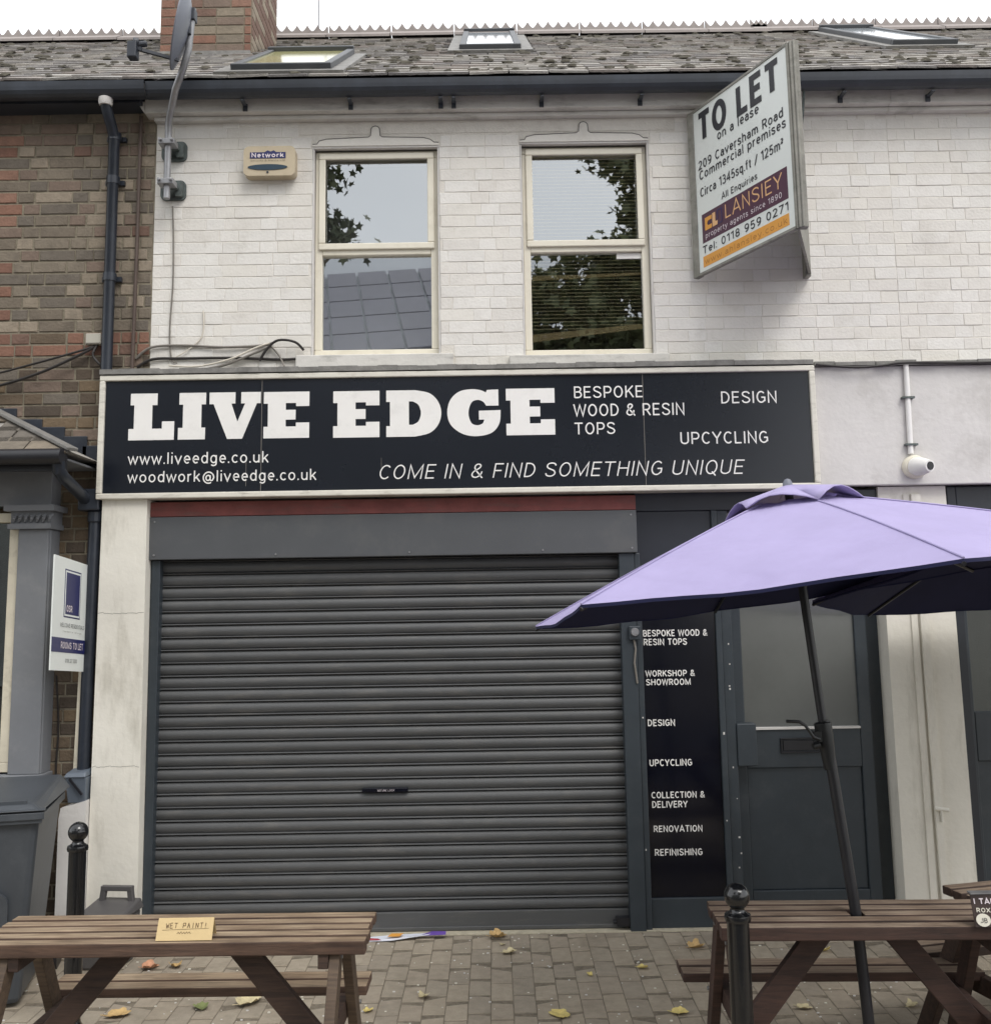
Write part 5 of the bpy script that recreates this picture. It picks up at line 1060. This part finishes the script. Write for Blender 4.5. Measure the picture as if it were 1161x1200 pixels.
# ---------------------------------------------------------------- umbrellas
def umbrella(label, corners, apex, pole_top, pole_pts, groupn, vent=True):
    t = thing('parasol', label, 'umbrella', 'purple parasols')
    n = len(corners); R_ = 7; Cn = [Vector(c) for c in corners]; ap = Vector(apex)
    grid = {}; top = MB(); und = MB(); SG = 10
    def pt(i, j, k):       # panel i, j rows down, k across 0..SG
        s = .15+.85*j/R_; a = ap.lerp(Cn[i], s); b = ap.lerp(Cn[(i+1) % n], s); t_ = k/SG
        p = a.lerp(b, t_); bow = 4*t_*(1-t_)
        p.z += -.014*bow*s*s + .012*math.sin(math.pi*min(1, s))      # cloth sags between ribs, ribs bow upward
        q = (p-ap); q.z = 0
        if j == R_: p -= q.normalized()*(.018*bow)
        p.z += (.0035*math.sin(13*s+5*i+9*t_)+.002*math.sin(31*s-14*t_+i))*bow
        return p
    for i in range(n):
        for j in range(R_):
            for k in range(SG):
                P = [pt(i, j, k), pt(i, j, k+1), pt(i, j+1, k+1), pt(i, j+1, k)]
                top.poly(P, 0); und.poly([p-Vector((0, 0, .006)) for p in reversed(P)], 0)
        for k in range(SG):    # small hem hanging at the rim
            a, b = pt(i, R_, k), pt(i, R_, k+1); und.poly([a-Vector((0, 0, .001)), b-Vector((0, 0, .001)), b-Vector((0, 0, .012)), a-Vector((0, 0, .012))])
    me = top.mesh('canopy', MT['canopy']); bm = bmesh.new(); bm.from_mesh(me); bmesh.ops.remove_doubles(bm, verts=bm.verts, dist=.0005); bmesh.ops.recalc_face_normals(bm, faces=bm.faces); bm.to_mesh(me); bm.free()
    me.polygons.foreach_set('use_smooth', [True]*len(me.polygons)); me.set_sharp_from_angle(angle=math.radians(14))
    cano = bpy.data.objects.new('canopy', me); C.objects.link(cano); cano.parent = t
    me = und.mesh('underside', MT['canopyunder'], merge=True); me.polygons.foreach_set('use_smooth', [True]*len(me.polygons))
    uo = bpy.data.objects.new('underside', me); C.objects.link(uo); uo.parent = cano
    for i in range(n):      # seams over the ribs
        mb = MB(); pts = [pt(i, j, 0)+Vector((0, 0, .003)) for j in range(R_+1)]; mb.tube(pts, .0035, 5); mb.build('seam', MT['canopy'], cano, smooth=True)
        mb = MB(); pts = [pt(i, j, 0)-Vector((0, 0, .016)) for j in range(R_+1)]; mb.tube(pts, .008, 6); mb.build('rib', MT['pole'], t, smooth=True)
    if vent:
        vm = MB(); A_up = ap+Vector((0, 0, .03)); vr = .235
        for i in range(n):
            for j in range(4):
                for k in range(6):
                    def vp(j_, k_):
                        s = vr*(.02+.98*j_/4); t_ = k_/6; p = A_up.lerp(Cn[i]+Vector((0, 0, .03)), s).lerp(A_up.lerp(Cn[(i+1) % n]+Vector((0, 0, .03)), s), t_)
                        p.z += (-.012+.046*4*t_*(1-t_))*(j_/4)+ .008*math.sin(4*i+5*t_)*(j_/4); return p
                    vm.poly([vp(j, k), vp(j, k+1), vp(j+1, k+1), vp(j+1, k)])
        me = vm.mesh('vent_cap', [MT['canopy']]); bm = bmesh.new(); bm.from_mesh(me); bmesh.ops.remove_doubles(bm, verts=bm.verts, dist=.0005); bmesh.ops.recalc_face_normals(bm, faces=bm.faces); bm.to_mesh(me); bm.free(); me.polygons.foreach_set('use_smooth', [True]*len(me.polygons))
        vo = bpy.data.objects.new('vent_cap', me); C.objects.link(vo); vo.parent = cano; m_ = vo.modifiers.new('s', 'SOLIDIFY'); m_.thickness = .004
        fin = MB(); fin.lathe([(.022, -.02), (.02, .015), (.012, .03), (.0005, .034)], 12, c=tuple(ap+Vector((0, 0, .02)))); fin.build('finial', MT['dish'], t, smooth=True)
    mb = MB(); mb.tube(pole_pts[0], .0175, 14); p1 = mb.build('upper_pole', MT['pole'], t, smooth=True)
    if len(pole_pts) > 1:
        mb = MB(); mb.tube(pole_pts[1], .0215, 14); mb.build('lower_pole', MT['pole'], t, smooth=True)
    return t
ap1 = Vector((1.233, -1.929, 2.318)); hole_ = Vector((1.376, -2.03, .67)); joint = Vector((1.310, -1.985, 1.33)); foot = Vector((1.41, -2.06, gz(-2.06)))
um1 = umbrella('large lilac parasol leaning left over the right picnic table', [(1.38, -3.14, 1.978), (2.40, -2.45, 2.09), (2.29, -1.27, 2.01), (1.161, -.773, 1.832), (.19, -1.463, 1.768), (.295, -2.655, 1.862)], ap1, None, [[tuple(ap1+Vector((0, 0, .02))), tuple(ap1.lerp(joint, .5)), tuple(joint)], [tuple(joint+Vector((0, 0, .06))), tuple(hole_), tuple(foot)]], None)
mb = MB(); d_ = (hole_-joint).normalized()
J = [joint+d_*a for a in (-.055, -.05, .0, .07, .13)]; mb.tube(J, [.024, .034, .034, .028, .024], 16); mb.box(joint.x-.05, joint.x-.02, joint.y-.03, joint.y+.0, joint.z-.02, joint.z+.02); j_ = mb.build('winch_housing', MT['iron'], um1, smooth=True)
mb = MB(); mb.tube([joint+Vector((-.03, -.03, -.01)), joint+Vector((-.055, -.035, .0)), joint+Vector((-.085, -.035, .045)), joint+Vector((-.11, -.036, .06)), joint+Vector((-.16, -.037, .063))], .0065, 8); mb.build('crank_handle', MT['iron'], j_, smooth=True)
mb = MB(); mb.tube([joint+Vector((-.035, -.03, -.03)), joint+Vector((-.06, -.035, -.035))], [.016, .012], 10); mb.build('winch_knob', MT['iron'], j_, smooth=True)
c2c = [(1.60, -1.0, 1.86), (2.21, -1.95, 2.16), (3.35, -2.0, 2.14), (3.9, -1.0, 1.95), (3.3, -.12, 1.84), (2.2, -.12, 1.79)]
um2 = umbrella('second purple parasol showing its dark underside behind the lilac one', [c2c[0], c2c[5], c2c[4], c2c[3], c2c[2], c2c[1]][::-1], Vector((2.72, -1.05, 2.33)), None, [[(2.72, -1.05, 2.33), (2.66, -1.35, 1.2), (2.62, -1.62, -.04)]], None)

# ---------------------------------------------------------------- litter on the paving
def leaf(label, x, y, size, mt, rz, curl=.3, lobes=5, lift=0):
    r = random.Random(label); mb = MB(); n = lobes*4; rim = []
    for i in range(n):
        t = 2*math.pi*i/n; lob = .62+.38*abs(math.cos(lobes*t/2+.3))**.7; lob *= r.uniform(.88, 1.1)
        rr = size*lob; X_, Y_ = rr*math.cos(t), rr*math.sin(t)*.8; rim.append((X_, Y_, size*curl*(.5*(lob-.5)+.6*(abs(Y_)/size)**1.5+r.uniform(-.08, .12))))
    mid = [(p[0]*.5, p[1]*.5, p[2]*.25+size*.03) for p in rim]; k = 0
    mb.v = rim+mid+[(0, 0, 0)]
    for i in range(n):
        j = (i+1) % n; mb.f.append((i, j, n+j, n+i)); mb.f.append((n+i, n+j, 2*n)); mb.m += [0, 0]
    mb.beam((-size*.6, 0, .006), (-size*1.25, size*.15, .012), .003, .002, (0, 0, 1))
    o = mb.build('fallen_leaf', mt, None); s_ = o.modifiers.new('s', 'SOLIDIFY'); s_.thickness = .0012
    o.location = (x, y, gz(y)+.004+lift); o.rotation_euler = (r.uniform(-.15, .15), r.uniform(-.15, .15), rz)
    return tag(o, label, 'leaf', 'fallen leaves on the paving')
for a in [('crumpled brown leaf against the bottom of the shutter', -.01, -.09, .055, 1, .5, 1.2), ('pale folded leaf lying just out from the shutter centre', .057, -.332, .042, 3, .2, .8),
          ('small curled leaf in the middle of the open paving', -.37, -.90, .038, 3, 1.2, .9), ('flat yellow leaf at the bottom edge, right of centre', .275, -1.12, .058, 0, 2.2, .25),
          ('small yellow leaf on paving left of the right table bench', .744, -.581, .034, 0, .4, .7), ('pale yellow leaf near the foot of the right table leg', .834, -1.13, .045, 0, .1, .6),
          ('cream leaf on paving under the umbrella pole', 1.422, -1.10, .040, 3, -.2, .5), ('small white curled leaf under the right end of the right table', 1.93, -1.10, .036, 3, .6, .9),
          ('large tan leaf beneath the left table, between the braces', -1.215, -.93, .070, 3, .9, .7), ('green leaf lying under the left table', -1.43, -.98, .050, 4, 2, .6),
          ('reddish curled leaf under the left table bench', -1.32, -.74, .045, 5, 1.3, 1.1), ('pale yellow leaf below the right end of the left bench', -.99, -.80, .055, 0, .3, .7),
          ('orange crumpled leaf seen under the left table top, leftmost of its pair', -1.85, -.464, .050, 5, .8, 1.0), ('orange crumpled leaf seen under the left table top, rightmost of its pair', -1.72, -.45, .045, 1, 2.1, .9),
          ('yellow leaf on the far paving behind the umbrella pole', 1.74, -.38, .05, 0, .5, .9), ('brown leaf at bottom edge beside the left table brace', -1.80, -1.05, .065, 1, .2, .5),
          ('tiny pale leaf under the left bench', -1.74, -.83, .026, 3, .2, .6), ('tiny pale leaf left of the yellow bottom leaf', -.62, -1.05, .028, 0, 1, .7),
          ('tiny white scrap of leaf just below the shutter centre', .02, -.2, .02, 3, 1, .4), ('tiny yellow leaf scrap right of the paving centre', .46, -.66, .02, 0, 2, 1.0),
          ('brown leaf seen through the gap beside the right table brace', 1.08, -.3, .05, 1, .3, .9)]:
    leaf(a[0], a[1], a[2], a[3], LEAFM[a[4]], a[5], a[6])
gr_ = MB(); 
for _ in range(420):
    x, y = rnd.uniform(-2.4, 2.4), rnd.uniform(-1.6, -.02); s = rnd.uniform(.002, .006); gr_.box(x-s, x+s, y-s*.7, y+s*.7, gz(y)+.0, gz(y)+s*.7, rnd.randrange(2))
gr_.build('grit', [MT['cream'], MT['rendergrey']], None, kind='stuff')
pm = thing('magazine', 'crumpled white and purple leaflet on the paving at the foot of the shutter', 'litter', loc=(-.56, -.085, 0))
mb = MB(); P_ = [(-.24, .03), (-.2, -.03), (-.05, -.035), (.08, -.02), (.16, -.0), (.2, .03), (-.02, .05)]
mb.poly([(x, y, .012+.012*math.sin(9*x)) for x, y in P_]); o = mb.build('sheet', MT['paper'], pm); s_ = o.modifiers.new('s', 'SOLIDIFY'); s_.thickness = .004
mb = MB(); mb.poly([(-.07, -.025, .022), (-.0, -.03, .024), (.02, .02, .026), (-.05, .02, .026)]); mb.build('orange_picture', MT['gold'], pm)
mb = MB(); mb.poly([(.10, -.008, .018), (.26, .0, .02), (.26, .03, .03), (.18, .035, .03)]); mb.build('purple_page', MT['purple'], pm)
mb = MB(); mb.poly([(-.26, .0, .014), (-.12, -.04, .018), (-.1, -.045, .01), (-.28, -.02, .006)]); mb.build('red_edge', mat('red_print', s2l(180, 70, 80), .4), pm)

# ---------------------------------------------------------------- across the street (seen only in the window glass)
ob = thing('opposite_building', 'long pale building across the street whose panelled roof mirrors in the lower left pane', 'building')
GREYB = mat('opposite_wall', s2l(150, 150, 146), .8, .06, .4); GREYR = mat('opposite_roof', s2l(190, 194, 200), .6, .05, .5); PAN = mat('roof_panel', s2l(112, 112, 124), .4, .12, .6)
mb = MB(); mb.box(-34, 6, -36, -24, -.2, 9.0); mb.build('wall', GREYB, ob)
mb = MB(); mb.prism([(0, 0)], 0, 0) if False else None
mb.poly([(-34, -23.6, 9.0), (6, -23.6, 9.0), (6, -33.5, 16.4), (-34, -33.5, 16.4)]); mb.poly([(-34, -33.5, 16.4), (6, -33.5, 16.4), (6, -43, 9), (-34, -43, 9)]); mb.poly([(6, -23.6, 9.0), (6, -43, 9), (6, -33.5, 16.4)]); orf = mb.build('roof', GREYR, ob)
d_s = Vector((0, -7.9, 5.9)).normalized(); n_s = Vector((0, 5.9, 7.9)).normalized(); base = Vector((-.4, -24.2, 9.5))
ux = Vector((-1, 0, 0)); ux2 = (ux*math.cos(.16)+d_s*math.sin(-.16)).normalized(); vy = n_s.cross(ux2).normalized()
if vy.z < 0: vy = -vy
for i in range(8):
    for j in range(5):
        o0 = base+ux2*(i*1.16)+vy*(j*1.62)+d_s*1.2
        mb = MB(); P = [o0, o0+ux2*1.06, o0+ux2*1.06+vy*1.52, o0+vy*1.52]; mb.hexa([p+n_s*.02 for p in P]+[p+n_s*.08 for p in P]); mb.build('roof_panel', PAN, orf)
for i in range(8):
    for j in range(2):
        x = -30+i*4.2; z = 1.2+j*3.8; mb = MB(); mb.box(x, x+1.4, -24, -23.95, z, z+2); f_ = mb.build('window', MT['upvc'], ob); mb = MB(); mb.box(x+.1, x+1.3, -23.95, -23.93, z+.1, z+1.9); mb.build('pane', MT['glassdark'], f_)
def street_tree(label, x, y, clumps, nleaf, seed):
    r = random.Random(seed); t = thing('plane_tree', label, 'tree', 'street trees opposite', (x, y, -.1))
    mb = MB(); mb.tube([(0, 0, 0), (.05, 0, 2.5), (-.1, .05, 5), (.0, 0, 8)], [.28, .22, .17, .08], 10); mb.build('trunk', MT['bark'], t, smooth=True)
    mb = MB()
    for c in clumps: mb.tube([(0, 0, 4.2), ((c[0]-x)*.5, (c[1]-y)*.5, 4.2+(c[2]-4.2)*.6), (c[0]-x, c[1]-y, c[2])], [.11, .07, .02], 6)
    mb.build('branches', MT['bark'], t, smooth=True)
    mb = MB(); tot = sum(c[3]**2 for c in clumps)
    for c in clumps:
        sub = [(c[0]+r.gauss(0, c[3]*.5), c[1]+r.gauss(0, c[3]*.5), c[2]+r.gauss(0, c[3]*.42)) for _ in range(int(6+c[3]*9))]
        for k in range(int(nleaf*c[3]**2/tot)):
            s = r.choice(sub); p = Vector((s[0]-x+r.gauss(0, .2), s[1]-y+r.gauss(0, .2), s[2]+r.gauss(0, .17)))
            a = Vector((r.gauss(0, 1), r.gauss(0, 1), r.gauss(0, .6))).normalized(); b = a.cross(Vector((r.gauss(0, 1), r.gauss(0, 1), r.gauss(0, 1)))).normalized(); z = r.uniform(.08, .15)
            pts = []
            for q in range(10):
                tt = 2*math.pi*q/10; rr = z*(1 if q % 2 == 0 else .5); pts.append(p+a*rr*math.cos(tt)+b*rr*math.sin(tt))
            mb.poly(pts)
    mb.build('crown', MT['treeleaf'], t)
    return t
street_tree('leafy plane tree across the street mirrored at the left of the upper left pane', -6.5, -12.6, [(-4.6, -12, 9.6, 1.0), (-3.5, -12, 9.3, .5), (-3.0, -12, 9.05, .35), (-3.6, -12, 10.3, .55), (-2.6, -12, 8.95, .22), (-3.2, -12, 10.6, .3), (-4.6, -12.4, 11.0, 1.0), (-6.6, -12.6, 10.5, 1.8), (-8, -12.6, 9.5, 1.6), (-6.5, -12, 8.2, 1.4), (-3.5, -12, 9.0, .25)], 9000, 4)
street_tree('leafy plane tree across the street mirrored in the right window panes', 4.8, -12.6, [(3.6, -12.2, 10.2, .85), (3.0, -12.2, 9.4, .5), (2.9, -12.2, 8.4, .8), (1.9, -12.2, 7.5, .9), (3.2, -12, 7.0, 1.0), (1.0, -12.3, 6.7, .7), (1.0, -12.3, 7.7, .55), (2.3, -12.2, 8.3, .5), (2.5, -12.2, 10.6, .35), (4.6, -12.6, 8.6, 1.5), (5.6, -12.6, 10.2, 1.7), (6.5, -12.6, 8.4, 1.6), (2.4, -12.2, 6.2, .8)], 20000, 8)
# aerial mast behind the ridge
mb = MB(); mb.tube([(-3.83, 5.5, 6.2), (-3.83, 5.5, 10.5)], .010, 6); tag(mb.build('aerial_mast', MT['steelmat'], None), 'thin mast rising behind the roof ridge left of the chimney', 'mast')
mb = MB(); mb.tube([(-2.05, 5.5, 6.2), (-2.05, 5.5, 10.5)], .010, 6); tag(mb.build('aerial_mast', MT['steelmat'], None), 'thin mast rising behind the roof ridge right of the chimney', 'mast')
